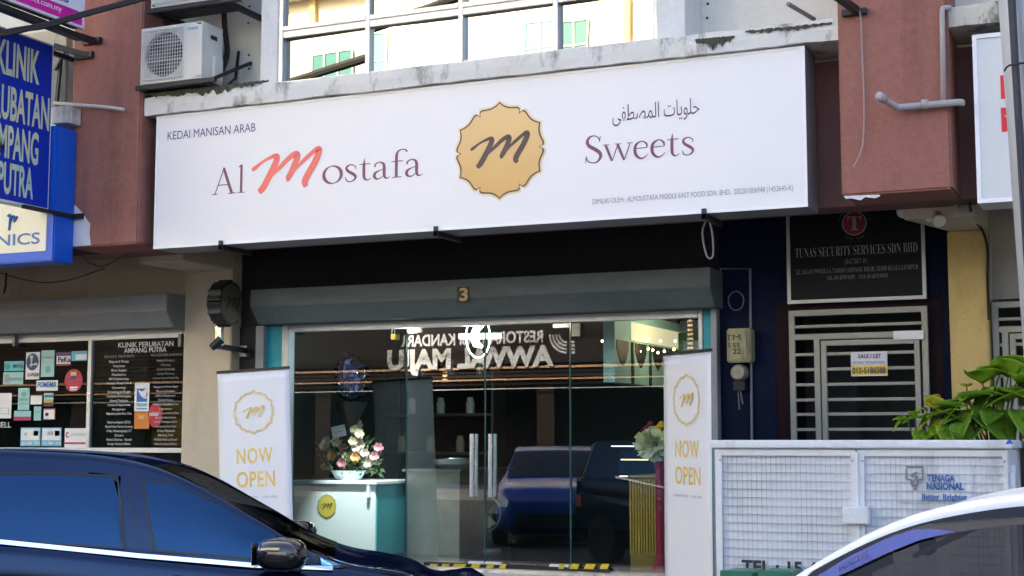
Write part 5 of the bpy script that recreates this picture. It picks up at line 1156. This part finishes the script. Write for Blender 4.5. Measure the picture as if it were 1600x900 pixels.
class Car:
    """a lofted body: x runs from the nose (0) back to the tail (-L)"""
    def __init__(s, L, half, top, belt, railw, place, yaw):
        s.L, s.half, s.top, s.belt, s.railw, s.place, s.yaw = L, half, curve1(top), curve1(belt), curve1(railw), Vector(place), yaw; s.rd = .045
        e = L
        s.w = curve1([(0, half*.62), (-.08, half*.76), (-.3, half*.92), (-.8, half*.985), (-1.6, half), (-L+1.1, half), (-L+.4, half*.96), (-L+.08, half*.86), (-L, half*.78)])
        s.zb = curve1([(0, .28), (-.3, .2), (-L+.4, .22), (-L, .34)])
    def D(s, x, y, z): return Vector((x*math.cos(s.yaw)-y*math.sin(s.yaw), x*math.sin(s.yaw)+y*math.cos(s.yaw), z))
    def W(s, x, y, z): return s.place+s.D(x, y, z)
    def px(s, u, v, ys):
        """where a pixel's ray meets the car's own plane y = ys: (x, z)"""
        n = s.D(0, 1, 0); d = ray(u, v); e = Vector((0, 0, EYE)); t = (s.place+n*ys-e).dot(n)/d.dot(n); q = e+d*t
        return ((q-s.place).dot(s.D(1, 0, 0)), q.z)
    def sec(s, x):
        w, t, b, r, zb = s.w(x), s.top(x), s.belt(x), s.railw(x)*s.w(x), s.zb(x)
        b = min(b, t-s.rd)
        return [(0, zb), (.7*w, zb), (.95*w, zb+.07), (.995*w, lerp(zb, b, .4)), (1.0*w, lerp(zb, b, .68)), (.985*w, b-.05), (.95*w, b), (r, max(t-s.rd, b+.012)), (r*.93, t-.014), (r*.55, t-.002), (0, t+.004)]
    def pt(s, x, u, side=-1):
        p = s.sec(x); i = min(9, int(u)); t = u-i
        if i >= 6: q = lambda k: p[max(6, min(10, k))]
        else: q = lambda k: p[max(0, min(6, k))]
        if i == 6: y, z = lerp(p[6][0], p[7][0], t), lerp(p[6][1], p[7][1], t); y += .012*math.sin(math.pi*t)
        else:
            P0, P1, P2, P3 = q(i-1), q(i), q(i+1), q(i+2)
            if i == 9: P3 = (-p[9][0], p[9][1])
            f = lambda a, b, c, d: .5*(2*b+(c-a)*t+(2*a-5*b+4*c-d)*t*t+(3*b-a-3*c+d)*t**3)
            y, z = f(P0[0], P1[0], P2[0], P3[0]), f(P0[1], P1[1], P2[1], P3[1])
        return Vector((x, side*y, z))
    def nrm(s, x, u, side):
        a = s.pt(x+.01, u, side)-s.pt(x-.01, u, side); u0 = max(0, u-.05); u1 = min(9.99, u+.05)
        b = s.pt(x, u1, side)-s.pt(x, u0, side); n = a.cross(b)
        if n.y*side < 0 and abs(n.y) > abs(n.z): n = -n
        if abs(n.y) <= abs(n.z) and n.z < 0: n = -n
        return n.normalized()
    def on(s, x, u, side, off): q = s.pt(x, u, side)+s.nrm(x, u, side)*off; return s.W(q.x, q.y, q.z)
    def uz(s, x, z):
        p = s.sec(x); return 6+(z-p[6][1])/max(1e-4, p[7][1]-p[6][1])
    def uzl(s, x, z):
        best = None
        for k in range(121):
            u = 1.2+k*.048
            d = abs(s.pt(x, u).z-z)
            if best is None or d < best[0]: best = (d, u)
        return best[1]
    def shell(s, holes, n=96):
        us = [0, .5, 1, 1.5, 2, 2.5, 3, 3.5, 4, 4.5, 5, 5.35, 5.7, 6, 6.12, 6.3, 6.5, 6.7, 6.88, 7, 7.25, 7.5, 7.75, 8, 8.33, 8.66, 9, 9.5, 9.98]
        xs = [-(s.L)*(i/n) for i in range(n+1)]; mb = MB()
        for side in (-1, 1):
            rows = [[s.W(*s.pt(x, u, side)) if u < 9.9 else s.W(x, 0, s.pt(x, 9.98, side).z) for u in us] for x in xs]
            o = len(mb.v)
            for r_ in rows: mb.v += r_
            m_ = len(us)
            for i in range(n):
                for k in range(m_-1):
                    xc = (xs[i]+xs[i+1])/2; uc = (us[k]+us[k+1])/2
                    if any(h(xc, uc) for h in holes): continue
                    mb.f.append((o+i*m_+k, o+i*m_+k+1, o+(i+1)*m_+k+1, o+(i+1)*m_+k))
            mb.f.append(tuple(o+k for k in range(m_))); mb.f.append(tuple(o+n*m_+k for k in reversed(range(m_))))
        return mb
    def side_panel(s, poly, side, off, nx=26, nz=5):
        x0, x1 = min(p[0] for p in poly), max(p[0] for p in poly); rows = []
        for i in range(nx+1):
            x = lerp(x0+1e-5, x1-1e-5, i/nx); lo, hi = interp_poly(poly, x)
            rows.append([s.on(x, min(.965+6, s.uz(x, lerp(lo, hi, k/nz))), side, off) for k in range(nz+1)])
        return MB().grid(rows)
    def side_line(s, pts, side, wd, off):
        """thin strip along the lower side (trim or shut line)"""
        rows = []
        for i, (x, z) in enumerate(pts):
            nx_ = pts[min(i+1, len(pts)-1)]; pv = pts[max(0, i-1)]; d = Vector((nx_[0]-pv[0], nx_[1]-pv[1])).normalized(); q = Vector((-d.y, d.x))*wd/2
            row = []
            for sg in (1, -1):
                xx, zz = x+q.x*sg, z+q.y*sg
                zb_ = s.sec(xx)[6][1]
                u = s.uz(xx, zz) if zz >= zb_ else s.uzl(xx, zz)
                row.append(s.on(xx, u, side, off))
            rows.append(row)
        return MB().grid(rows)
    def roof_panel(s, xa, xb, ua, off, nx=18, ny=14):
        rows = []
        for i in range(nx+1):
            x = lerp(xa, xb, i/nx); row = []
            for k in range(ny+1):
                t = -1+2*k/ny; side = -1 if t < 0 else 1; u = 9.99-(9.99-ua)*abs(t)
                q = s.pt(x, u, side)
                if abs(t) < 1e-6: q.y = 0
                n_ = s.nrm(x, min(u, 9.9), side); q = q+n_*off; row.append(s.W(*q))
            rows.append(row)
        return MB().grid(rows)
def wheel(c, x, y, r, parent):
    ctr = c.W(x, y, r); out = c.D(0, math.copysign(1, y), 0)
    w_ = make('wheel', MB().lathe(ctr-out*.1, [(r*.6, 0), (r*.95, .0), (r, .03), (r, .17), (r*.95, .2), (r*.68, .2), (r*.66, .19)], out, 40), rubber_m, parent, smooth=False)
    mb = MB().lathe(ctr-out*.09, [(r*.66, 0), (r*.66, .175), (r*.6, .18), (r*.58, .12), (r*.1, .15), (r*.08, .17)], out, 36)
    make('rim', mb, alu_m, w_)
    arch = MB(); n = 30; sg = math.copysign(1, y)
    return w_
def finish_car(c, t, paint, glassm, windows, wx, wr, mirror_x, tail=True, screens=None, headlight=None, interior=True, shut=(), fw=(.018, .014)):
    frame_m = mat('car_trim_black', (.01, .01, .011), .25)
    polys = [w_ for w_ in windows]
    def inside(poly):
        def h(x, u):
            if not 6.1 < u < 6.9: return False
            x0, x1 = min(p[0] for p in poly)+.03, max(p[0] for p in poly)-.03
            if not x0 < x < x1: return False
            lo, hi = interp_poly(poly, x); z = c.pt(x, u).z
            return lo+.02 < z < hi-.02
        return h
    holes = [inside(p) for p in polys]
    (fa, fb), (ra, rb) = screens
    holes.append(lambda x, u: fb+.05 < x < fa-.05 and u > 8.3)
    holes.append(lambda x, u: rb+.05 < x < ra-.05 and u > 8.3)
    make('body', c.shell(holes), paint, t, smooth=True)
    make('windscreen', c.roof_panel(fa, fb, 7.75, .004), even_gloss('windscreen_glass', None, .05, 0, see=(.1, .12, .12)), t, smooth=True, fixn=False)
    make('rear_window', c.roof_panel(ra, rb, 7.9, .004), glassm, t, smooth=True, fixn=False)
    for side in (-1, 1):
        for p in polys:
            cx_ = sum(q[0] for q in p)/len(p); cz_ = sum(q[1] for q in p)/len(p)
            big = [(q[0]+(fw[0] if q[0] > cx_ else -.018), q[1]+(fw[1] if q[1] > cz_ else -.012)) for q in p]
            g = make('side_window', c.side_panel(p, side, .005), glassm, t, smooth=True, fixn=False)
            x0, x1 = min(q[0] for q in big), max(q[0] for q in big); mb = MB(); rl, rh, rl2, rh2 = [], [], [], []
            xi0, xi1 = min(q[0] for q in p), max(q[0] for q in p)
            for i in range(31):
                x = lerp(x0+1e-4, x1-1e-4, i/30); lo, hi = interp_poly(big, x); xi = min(max(x, xi0+1e-4), xi1-1e-4); li, hi_ = interp_poly(p, xi)
                rl.append(c.on(x, c.uz(x, lo), side, .007)); rl2.append(c.on(xi, c.uz(xi, li), side, .007)); rh.append(c.on(x, min(6.985, c.uz(x, hi)), side, .007)); rh2.append(c.on(xi, min(6.965, c.uz(xi, hi_)), side, .007))
            mb.grid([rl, rl2]); mb.grid([rh2, rh]); mb.grid([[rl[0], rh[0]], [rl2[0], rh2[0]]]); mb.grid([[rl2[-1], rh2[-1]], [rl[-1], rh[-1]]])
            make('window_frame', mb, frame_m, g, fixn=False)
        for ln in shut: make('shut_line', c.side_line(ln, side, .007, .0025), frame_m, t, fixn=False)
        for x in wx:
            wheel(c, x, side*(c.half-.09), wr, t)
            arc = []
            for k in range(25):
                a = math.pi*k/24; arc.append((x+math.cos(a)*(wr+.03), wr+math.sin(a)*(wr+.03)))
            mb = MB(); rows = []
            for (ax_, az_) in arc: rows.append([c.on(ax_, c.uzl(ax_, max(.25, az_)), side, .004), c.on(lerp(x, ax_, .55), c.uzl(lerp(x, ax_, .55), max(.25, lerp(wr, az_, .55))), side, .004)])
            make('wheel_arch', mb.grid(rows), frame_m, t, fixn=False)
        # head and tail lamps, door handles
        if headlight:
            x0, x1, z0, z1 = headlight; rows = []
            for i in range(9):
                x = lerp(x0, x1, i/8); k = 1-.6*(i/8)
                rows.append([c.on(x, c.uzl(x, lerp(z0, z1, .5+(j/4-.5)*k)), side, .006) for j in range(5)])
            make('headlight', MB().grid(rows), mat('lamp_lens', (.5, .52, .55), .08, .3), t, smooth=True, fixn=False)
        rows = []
        for i in range(6):
            x = lerp(-c.L+.03, -c.L+.3, i/5); rows.append([c.on(x, c.uzl(x, z), side, .006) for z in (.72, .8, .88)])
        make('tail_lamp', MB().grid(rows), mat('tail_red', (.35, .01, .01), .15), t, smooth=True, fixn=False)
    # grille, bumper, plate on the nose
    zc = c.top(0)
    make('grille', MB().obox(c.W(.012, -c.half*.5, .42), c.W(0, c.half, 0)-c.place, c.W(.012, 0, 0)-c.place, (0, 0, .16)), frame_m, t, bevel=.005)
    make('number_plate', MB().obox(c.W(.026, -.26, .45), c.W(0, .52, 0)-c.place, c.W(.008, 0, 0)-c.place, (0, 0, .11)), mat('plate_black', (.015, .015, .015), .4), t)
    if interior:
        im = mat('car_interior', (.035, .032, .03), .7, var=.3); bm_ = c.belt(-c.L*.5)
        make('cabin_floor', MB().obox(c.W(fa-.1, -c.half*.8, .35), c.W(rb-fa+.2, 0, 0)-c.place, c.W(0, c.half*1.6, 0)-c.place, (0, 0, .03)), im, t)
        make('dashboard', MB().obox(c.W(fa-.55, -c.half*.8, .6), c.W(.45, 0, 0)-c.place, c.W(0, c.half*1.6, 0)-c.place, (0, 0, bm_-.68)), im, t, bevel=.05)
        for xs_ in (lerp(fb, ra, .28), lerp(fb, ra, .72)):
            for sy in (-.38, .38):
                st_ = make('seat', MB().obox(c.W(xs_-.05, sy-.24, .42), c.W(.5, 0, 0)-c.place, c.W(0, .48, 0)-c.place, (0, 0, .2)).obox(c.W(xs_-.2, sy-.22, .6), c.W(.14, 0, 0)-c.place, c.W(0, .44, 0)-c.place, c.W(-.12, 0, .5)-c.place-Vector((0, 0, 0))), mat('seat_cloth', (.06, .055, .05), .8, var=.3), t, bevel=.04)
                make('headrest', MB().obox(c.W(xs_-.33, sy-.13, 1.12), c.W(.1, 0, 0)-c.place, c.W(0, .26, 0)-c.place, (0, 0, .17)), mat('seat_cloth', (.06, .055, .05)), st_, bevel=.03)
        sw = c.W(fa-.62, -.38 if True else 0, bm_-.08)
        make('steering_wheel', MB().tube([sw+Vector((0, .18*math.cos(k*R(15)), .17*math.sin(k*R(15)))) for k in range(25)], .014, 8), im, t)

def even_gloss(name, col, share, rough=.05, tint=(1, 1, 1), see=None):
    if name in _M: return _M[name]
    m = bpy.data.materials.new(name); m.use_nodes = True; t = m.node_tree; n = t.nodes; l = t.links; n.remove(n['Principled BSDF'])
    a = n.new('ShaderNodeBsdfTransparent' if see else 'ShaderNodeBsdfDiffuse'); a.inputs[0].default_value = tuple(see or col)+(1,)
    g = n.new('ShaderNodeBsdfGlossy'); g.inputs['Color'].default_value = tuple(tint)+(1,); g.inputs['Roughness'].default_value = rough
    x = n.new('ShaderNodeMixShader'); x.inputs[0].default_value = share
    l.new(a.outputs[0], x.inputs[1]); l.new(g.outputs[0], x.inputs[2]); l.new(x.outputs[0], n['Material Output'].inputs[0]); _M[name] = m; return m
def car_paint(name, col, metal=.3, rough=.35):
    return mat(name, col, rough, metal, coat=.3, var=.12, vscale=2, spec=.25)
# --- the dark MPV on the left, nose to the right, parked along the kerb
NOSE, MYAW = (-3.75, 8.36, 0), R(30)
class _F: pass
_c = Car(4.05, .83, [(0, 1), (-1, 1)], [(0, 1), (-1, 1)], [(0, .8), (-1, .8)], NOSE, MYAW)
sil = [_c.px(a_, b_, .2) for a_, b_ in ((690, 900), (650, 880), (600, 868), (560, 862), (530, 854), (480, 834), (430, 805), (380, 778), (330, 751), (270, 727), (200, 713), (100, 706), (0, 703))]
top = [(0, .62), (-.05, .70), (-.16, .84)]+sil+[(-3.7, sil[-1][1]-.015), (-3.95, sil[-1][1]-.1), (-4.12, 1.15), (-4.2, .9)]
cpx = lambda px, py, ys=-.72: _c.px(px, py, ys)
bz = [cpx(px, py, -.74) for px, py in ((545, 890), (400, 884), (220, 868), (0, 848))]
belt = [(0, .56), (-.3, .80)]+[(a_, b_-.012) for a_, b_ in bz]+[(-4.2, bz[-1][1])]
rail = [(0, .9), (-.5, .9), (-.9, .90), (-1.2, .89), (-1.6, .86), (-2.2, .81), (-3.4, .78), (-4.05, .78)]
mpv = Car(4.2, .83, top, belt, rail, NOSE, MYAW); mpv.rd = .028
M1 = thing('parked_car', 'dark blue black MPV parked before the clinic, chrome strip under its windows', 'car', mpv.W(-2, 0, 0))
mpv_glass = glass('mpv_tinted_glass', (.06, .08, .11), 1.98, 0, (.2, .5, 1), .13)
winF = [cpx(225, 752), cpx(260, 756), cpx(298, 770), cpx(358, 796), cpx(426, 829), cpx(436, 838), cpx(438, 874), cpx(400, 871), cpx(245, 857)]
winQ = [cpx(449, 839), cpx(476, 854), cpx(482, 877), cpx(452, 876)]
winQ2 = [cpx(500, 865), cpx(510, 869), cpx(541, 882), cpx(530, 884), cpx(502, 882)]
winR = [cpx(-80, 742), cpx(60, 742), cpx(182, 747), cpx(194, 854), cpx(60, 845), cpx(-80, 836)]
winR2 = [(-3.8, 1.2), (-3.72, 1.42), (-3.56, 1.45), (-3.5, 1.18)]
bl_ = lambda x: mpv.belt(x)
mp_paint = even_gloss('mpv_paint', (.002, .004, .016), .07, .05, (.42, .62, 1))
def vline(px_top, py_top, px_bot, z_end=.45):
    a_ = cpx(px_top, py_top); b_ = cpx(px_bot, 862); return [a_, (lerp(a_[0], b_[0], .5), lerp(a_[1], b_[1], .5)), b_, (b_[0]+.03, lerp(b_[1], z_end, .5)), (b_[0]+.04, z_end)]
finish_car(mpv, M1, mp_paint, mpv_glass, [winF, winQ, winQ2, winR], (-.8, -3.4), .31, -1.45, screens=((sil[4][0]-.02, sil[9][0]), (-3.86, -4.12)), headlight=(-.1, -.62, .72, .86),
           shut=[vline(200, 744, 222), [cpx(497, 872), (cpx(497, 872)[0]+.0, .8), (cpx(497, 872)[0]-.04, .45)]])
# chrome strip
chp = [cpx(-80, 838), cpx(0, 845), cpx(110, 856), cpx(220, 867), cpx(330, 876), cpx(400, 882), cpx(470, 886), cpx(520, 888)]
for side in (-1, 1): make('chrome_strip', mpv.side_line(chp, side, .024, .012), mat('chrome', (.8, .82, .85), .12, 1), M1, fixn=False)
hd = cpx(275, 893)
for side in (-1, 1):
    make('door_handle', MB().blob(mpv.W(hd[0], side*.81, hd[1]-.03), (.11, .025, .018), 14, 8), mp_paint, M1, smooth=True)
    # mirror
    mc_x, mc_z = cpx(440, 866, -.93)
    ctr = mpv.W(mc_x, side*.93, mc_z)
    mr_ = make('mirror', MB().blob(ctr, (.135, .11, .088), 26, 16, .72), mat('mirror_black', (.008, .008, .01), .12, coat=1), M1, smooth=True)
    make('mirror_glass', MB().obox(ctr+Vector((-.139, -.085, -.06)), (.004, 0, 0), (0, .17, 0), (0, 0, .12)), steel_m, mr_)
    make('mirror_foot', MB().bar(ctr+Vector((.02, 0, -.05)), mpv.W(mc_x+.08, side*.76, mc_z-.09), .07, .05), black_m, mr_)
    make('indicator', MB().obox(ctr+Vector((-.02, side*.108-.002, .008)), (.12, 0, 0), (0, .004, 0), (0, 0, .012)), alu_dark, mr_)
# --- the white sedan at the lower right, nose to the left
XW = -2.58
topw = [(0, .62), (-.06, .70), (-.3, .80), (-.7, .89), (-1.0, .95), (-1.1, .985), (-1.38, 1.172), (-1.62, 1.312), (-1.80, 1.389), (-2.0, 1.438), (-2.2, 1.464), (-2.6, 1.475), (-3.0, 1.45), (-3.4, 1.34), (-3.8, 1.12), (-4.0, 1.03), (-4.4, .99), (-4.5, .8)]
beltw = [(0, .56), (-.5, .8), (-1.05, .9), (-2, .94), (-3.2, .97), (-4.5, .93)]
railw = [(0, .9), (-.9, .86), (-1.3, .82), (-1.8, .76), (-2.5, .73), (-3.4, .74), (-4.5, .8)]
sed = Car(4.5, .86, topw, beltw, railw, (XW, 5.62, 0), math.pi); sed.rd = .008
M2 = thing('parked_car', 'white sedan with dark windows in the lower right corner', 'car', (XW+2, 5.62, 0))
wpx = lambda px, py, Y=4.95: (-(P(px, py, Y).x-XW), P(px, py, Y).z)
wf = [wpx(1240, 938), wpx(1275, 910), wpx(1330, 872), wpx(1390, 840), wpx(1440, 822), wpx(1510, 814), wpx(1600, 808), (-2.5, 1.395), (-2.55, .99), (-1.36, .96)]
wr_ = [(-2.62, .99), (-2.6, 1.395), (-3.0, 1.37), (-3.3, 1.26), (-3.42, 1.0)]
finish_car(sed, M2, car_paint('white_car_paint', (.78, .78, .76), 0), even_gloss('sedan_glass', None, .05, 0, (.9, .78, .7), see=(.36, .33, .3)), [wf, wr_], (-.85, -3.5), .31, -1.5, screens=((-1.08, -1.9), (-3.1, -3.85)), headlight=(-.1, -.6, .62, .74), fw=(.05, .045),
           shut=[[(-2.585, 1.4), (-2.59, 1.0), (-2.55, .7), (-2.5, .4)], [(-1.3, .93), (-1.28, .7), (-1.3, .4)]])
for side in (1, -1):
    vz = [wpx(1278, 905), wpx(1330, 872), wpx(1385, 845), wpx(1430, 830), wpx(1460, 829), wpx(1494, 833), wpx(1440, 846), wpx(1390, 866), wpx(1330, 895), wpx(1290, 912)]
    v_ = make('window_visor', sed.side_panel(vz, side, .016, 30, 3), mat('visor_mirrored_sky', (.10, .11, .36), .12, coat=1), M2, smooth=True, fixn=False)  # violet base colour stands in for sky mirrored on the smoked visor
    lp = [wpx(x, y) for x, y in ((1420, 806), (1450, 797), (1500, 787), (1550, 781), (1600, 777))]+[(-2.4, sed.top(-2.4)-.03), (-2.9, sed.top(-2.9)-.035), (-3.3, sed.top(-3.3)-.035)]
    rows = [[sed.on(x, 7.55, side, .004), sed.on(x, 7.8, side, .004)] for x in [-1.82-.06*i for i in range(24)]]
    make('roof_moulding', MB().grid(rows), mat('car_trim_black', (.01, .01, .011)), M2, fixn=False)
    mw = sed.W(-1.42, side*.97, .98)
    mr_ = make('mirror', MB().blob(mw, (.1, .1, .075), 22, 14, .75), _M['white_car_paint'], M2, smooth=True)
    make('mirror_foot', MB().bar(mw, sed.W(-1.36, side*.8, .93), .06, .04), black_m, mr_)
vm = mat('visor_cloth', (.34, .35, .38), .8)
for sy in (-.36, .36): make('sun_visor', MB().obox(sed.W(-1.98, sy-.2, 1.36), sed.D(.2, 0, -.1), sed.D(0, .4, 0), sed.D(0, 0, .02)), vm, M2, bevel=.006)
make('rear_view_mirror', MB().blob(sed.W(-1.75, 0, 1.27), (.03, .11, .035), 14, 8), rubber_m, M2, smooth=True)
make('dashboard_paper', MB().obox(sed.W(-1.5, .25, .935), sed.D(.16, .03, 0), sed.D(-.04, .24, 0), sed.D(0, 0, .006)), mat('paper_teal', (.15, .5, .5), .7), M2)
a_, b_ = P(1312, 896, 4.93), P(1362, 868, 4.93); dv = (b_-a_)
text('FOCUS', sed.on(wpx(1318, 897)[0], sed.uz(wpx(1318, 897)[0], wpx(1318, 897)[1]), 1, .02), (dv.x, 0, dv.z), UP*.9+Vector((0, .42, 0)), dv.length*.9, ink_m, M2, cap=.022, lift=.004)
# --- a blue hatchback, nose towards the shop, seen only in the door glass
bc_ = (-8.8, 5.3, 0)
topb = [(0, .62), (-.05, .72), (-.25, .86), (-.6, .95), (-.85, 1.0), (-1.1, 1.14), (-1.5, 1.36), (-1.75, 1.44), (-2.4, 1.47), (-3.0, 1.42), (-3.4, 1.2), (-3.6, .9)]
beltb = [(0, .55), (-.5, .82), (-.9, .92), (-2, .96), (-3.6, .95)]
hat = Car(3.6, .85, topb, beltb, [(0, .9), (-.8, .86), (-1.5, .78), (-3.6, .76)], bc_, R(70))
M3 = thing('parked_car', 'bright blue hatchback reflected in the glass doors, nose to the shop', 'car', (bc_[0], bc_[1]-1.8, 0))
def finish_small(c, t, paint, gl):
    make('body', c.shell([]), paint, t, smooth=True)
    make('windscreen', c.roof_panel(-.9, -1.62, 7.8, .006), gl, t, smooth=True, fixn=False)
    make('rear_window', c.roof_panel(-3.05, -3.42, 7.9, .006), gl, t, smooth=True, fixn=False)
    for side in (-1, 1):
        for p in ([(-1.3, 1.0), (-1.6, 1.3), (-2.1, 1.38), (-2.12, 1.0)], [(-2.2, 1.0), (-2.18, 1.38), (-2.8, 1.36), (-3.1, 1.05)]): make('side_window', c.side_panel(p, side, .006), gl, t, fixn=False)
        rows = []
        for i in range(9):
            x = lerp(-.06, -.5, i/8); rows.append([c.on(x, c.uzl(x, lerp(.6, .78, j/4)), side, .008) for j in range(5)])
        make('headlight', MB().grid(rows), mat('lamp_lens', (.5, .52, .55)), t, smooth=True, fixn=False)
        for x in (-.7, -2.95):
            ctr = c.W(x, side*.77, .29); out = c.D(0, side, 0)
            wv = make('wheel', MB().lathe(ctr-out*.1, [(.18, 0), (.28, 0), (.29, .03), (.29, .17), (.28, .2), (.2, .2)], out, 30), rubber_m, t)
            make('rim', MB().lathe(ctr-out*.08, [(.19, 0), (.19, .17), (.17, .17), (.05, .14)], out, 24), alu_m, wv)
        make('mirror', MB().blob(c.W(-1.25, side*.94, 1.0), (.09, .07, .065), 14, 10), paint, t, smooth=True)
    make('grille', MB().obox(c.W(.005, -.45, .3), c.D(.025, 0, 0), c.D(0, .9, 0), (0, 0, .2)), mat('car_trim_black', (.01, .01, .011)), t, bevel=.01)
finish_small(hat, M3, car_paint('blue_car_paint', (.0, .06, .42), .1), mat('hatch_glass', (.015, .02, .025), .05))

# ================================================================== ACROSS THE STREET (seen in the glass)
YO = -9.6
O = thing('opposite_shophouse', 'cream shophouse across the street, mirrored in the upper window', 'building', (-15, YO-4, .1))
cream2 = stained('opposite_cream_paint', (.74, .70, .56), (.5, .47, .36), .35, 1.2, (1, 1, .2), speck=False)
make('upper_wall', MB().box(-45, -8.6, YO-.3, YO, 5.6, 12.9), cream2, O)
make('side_wall', MB().box(-45, -8.6, YO-9, YO-8.8, 0, 12.9).box(-45.2, -45.003, YO-9, YO, 0, 12.9).box(-8.597, -8.4, YO-9, YO, 0, 12.9), cream2, O)
make('roof', MB().box(-45.5, -8.2, YO-9.2, YO+.5, 12.903, 13.1), cream2, O)
brn = mat('opposite_fascia_brown', (.014, .009, .007), .6, spec=.08, var=.3)
make('fascia', MB().box(-45, -8.6, YO-.3, YO+.1, 3.0, 5.597), brn, O)
mb = MB()
for k in range(22): z = 3.1+k*.112; mb.box(-45, -8.6, YO+.1001, YO+.15, z, z+.05)
make('louvres', mb, mat('opposite_louvre_brown', (.02, .013, .010), .5, spec=.08, var=.3), O)
make('string_course', MB().box(-45, -8.6, YO+.16, YO+.22, 3.02, 3.06).box(-45, -8.6, YO+.16, YO+.22, 3.32, 3.38), mat('opposite_line_tan', (.25, .14, .06), .5), O)
make('white_line', MB().box(-45, -8.6, YO+.16, YO+.2, 2.78, 2.81), mat('faded_line', (.2, .2, .19), .6), O)
make('shop_interior', MB().box(-45, -8.6, YO-4, YO-3.8, .1, 3).box(-45, -8.6, YO-3.8, YO+.1, 2.9, 2.98), mat('opposite_dark', (.012, .011, .01), .8, spec=.1, var=.3), O)
for k in range(6): x = -44+k*7.0; make('column', MB().box(x, x+.5, YO-.4, YO+.02, .1, 2.99), brn, O)
gtn = mat('opposite_window_teal', (.03, .2, .2), .3, var=.2); 
for zrow in (7.0, 10.4):
    for x in (-31, -27.3, -23.2, -20.6, -17.2, -13.6, -10.2):
        z1_ = zrow+1.35
        f_ = make('window', MB().box(x-.62, x+.62, YO+.003, YO+.05, zrow, z1_), gtn, O)
        mb = MB()
        for j in range(4): mb.box(x-.62+j*.413-.025, x-.62+j*.413+.025, YO+.051, YO+.08, zrow, z1_)
        for j in range(3): mb.box(x-.59, x+.59, YO+.052, YO+.075, zrow+j*.675-.025, zrow+j*.675+.025)
        make('window_bars', mb, mat('opposite_bar_white', (.5, .6, .58), .5), f_)
make('awning', MB().box(-45, -8.6, YO+.003, YO+.5, 9.55, 9.65).box(-45, -8.6, YO+.003, YO+.5, 6.2, 6.3), cream2, O)
make('downpipe', MB().box(-19.0, -18.85, YO+.01, YO+.14, 3, 12.9).box(-12, -11.85, YO+.01, YO+.14, 3, 12.9), mat('downpipe_tan', (.55, .4, .2), .5), O)
# sloping black cable seen mirrored in the upper panes
tag(make('street_cable', MB().tube([(-26, -2.2, 8.2), (-18, -2.2, 8.7), (-10, -2.2, 10.2), (4, -2.2, 13.4)], .09, 8, smooth=5), rubber_m, org=(-14, -2.2, 9)), 'thick dark cable over the street, mirrored in the upper window', 'cable')
# restaurant sign across the street: reads the right way round over there, mirrored in the doors
rs = thing('restaurant_sign', 'white restaurant letters across the street, mirrored in the shop doors', 'signboard', (-16, YO+.2, 3.4))
def mirror_at(px, py, Yt):
    a_ = P(px, py, YG); d = (a_-Vector((0, 0, EYE))).normalized(); n = Vector((-math.sin(TURN), -math.cos(TURN), -.0053)).normalized()
    d = d-n*(2*d.dot(n)); q = a_+d*((Yt-a_.y)/d.y); return q
lw_ = mat('restaurant_white', (.27, .28, .27), .5)
make('backing', MB().box(-24.5, -12.2, YO+.23, YO+.27, 3.45, 5.0), mat('restaurant_board', (.012, .009, .008), .5, spec=.08, var=.2), rs)
def mtext(body, px_start, px_end, py, cap, **k):
    a_ = mirror_at(px_start, py, YO+.28); b_ = mirror_at(px_end, py, YO+.28); c_ = mirror_at(px_start, py-cap, YO+.28)
    text(body, Vector((a_.x, YO+.275, a_.z)), (-1, 0, 0), UP, a_.x-b_.x, lw_, rs, cap=c_.z-a_.z, **k)
mtext('RESTORAN NASI KANDAR', 856, 628, 534, 18, bold=.03)
mtext('AWWAL MAJU', 873, 606, 570, 30, bold=.05)
c = mirror_at(893, 522, YO+.28); c = Vector((c.x, YO+.276, c.z)); mb = MB()
for k, rr in enumerate((.18, .27, .36, .45)):
    n = 14; o1 = [c+Vector((-math.cos(i*R(90)/n)*rr, 0, -math.sin(i*R(90)/n)*rr)) for i in range(n+1)]; o2 = [c+Vector((-math.cos(i*R(90)/n)*(rr+.05), 0, -math.sin(i*R(90)/n)*(rr+.05))) for i in range(n+1)]
    mb.grid([o1, o2])
make('logo_arcs', mb, lw_, rs, fixn=False)
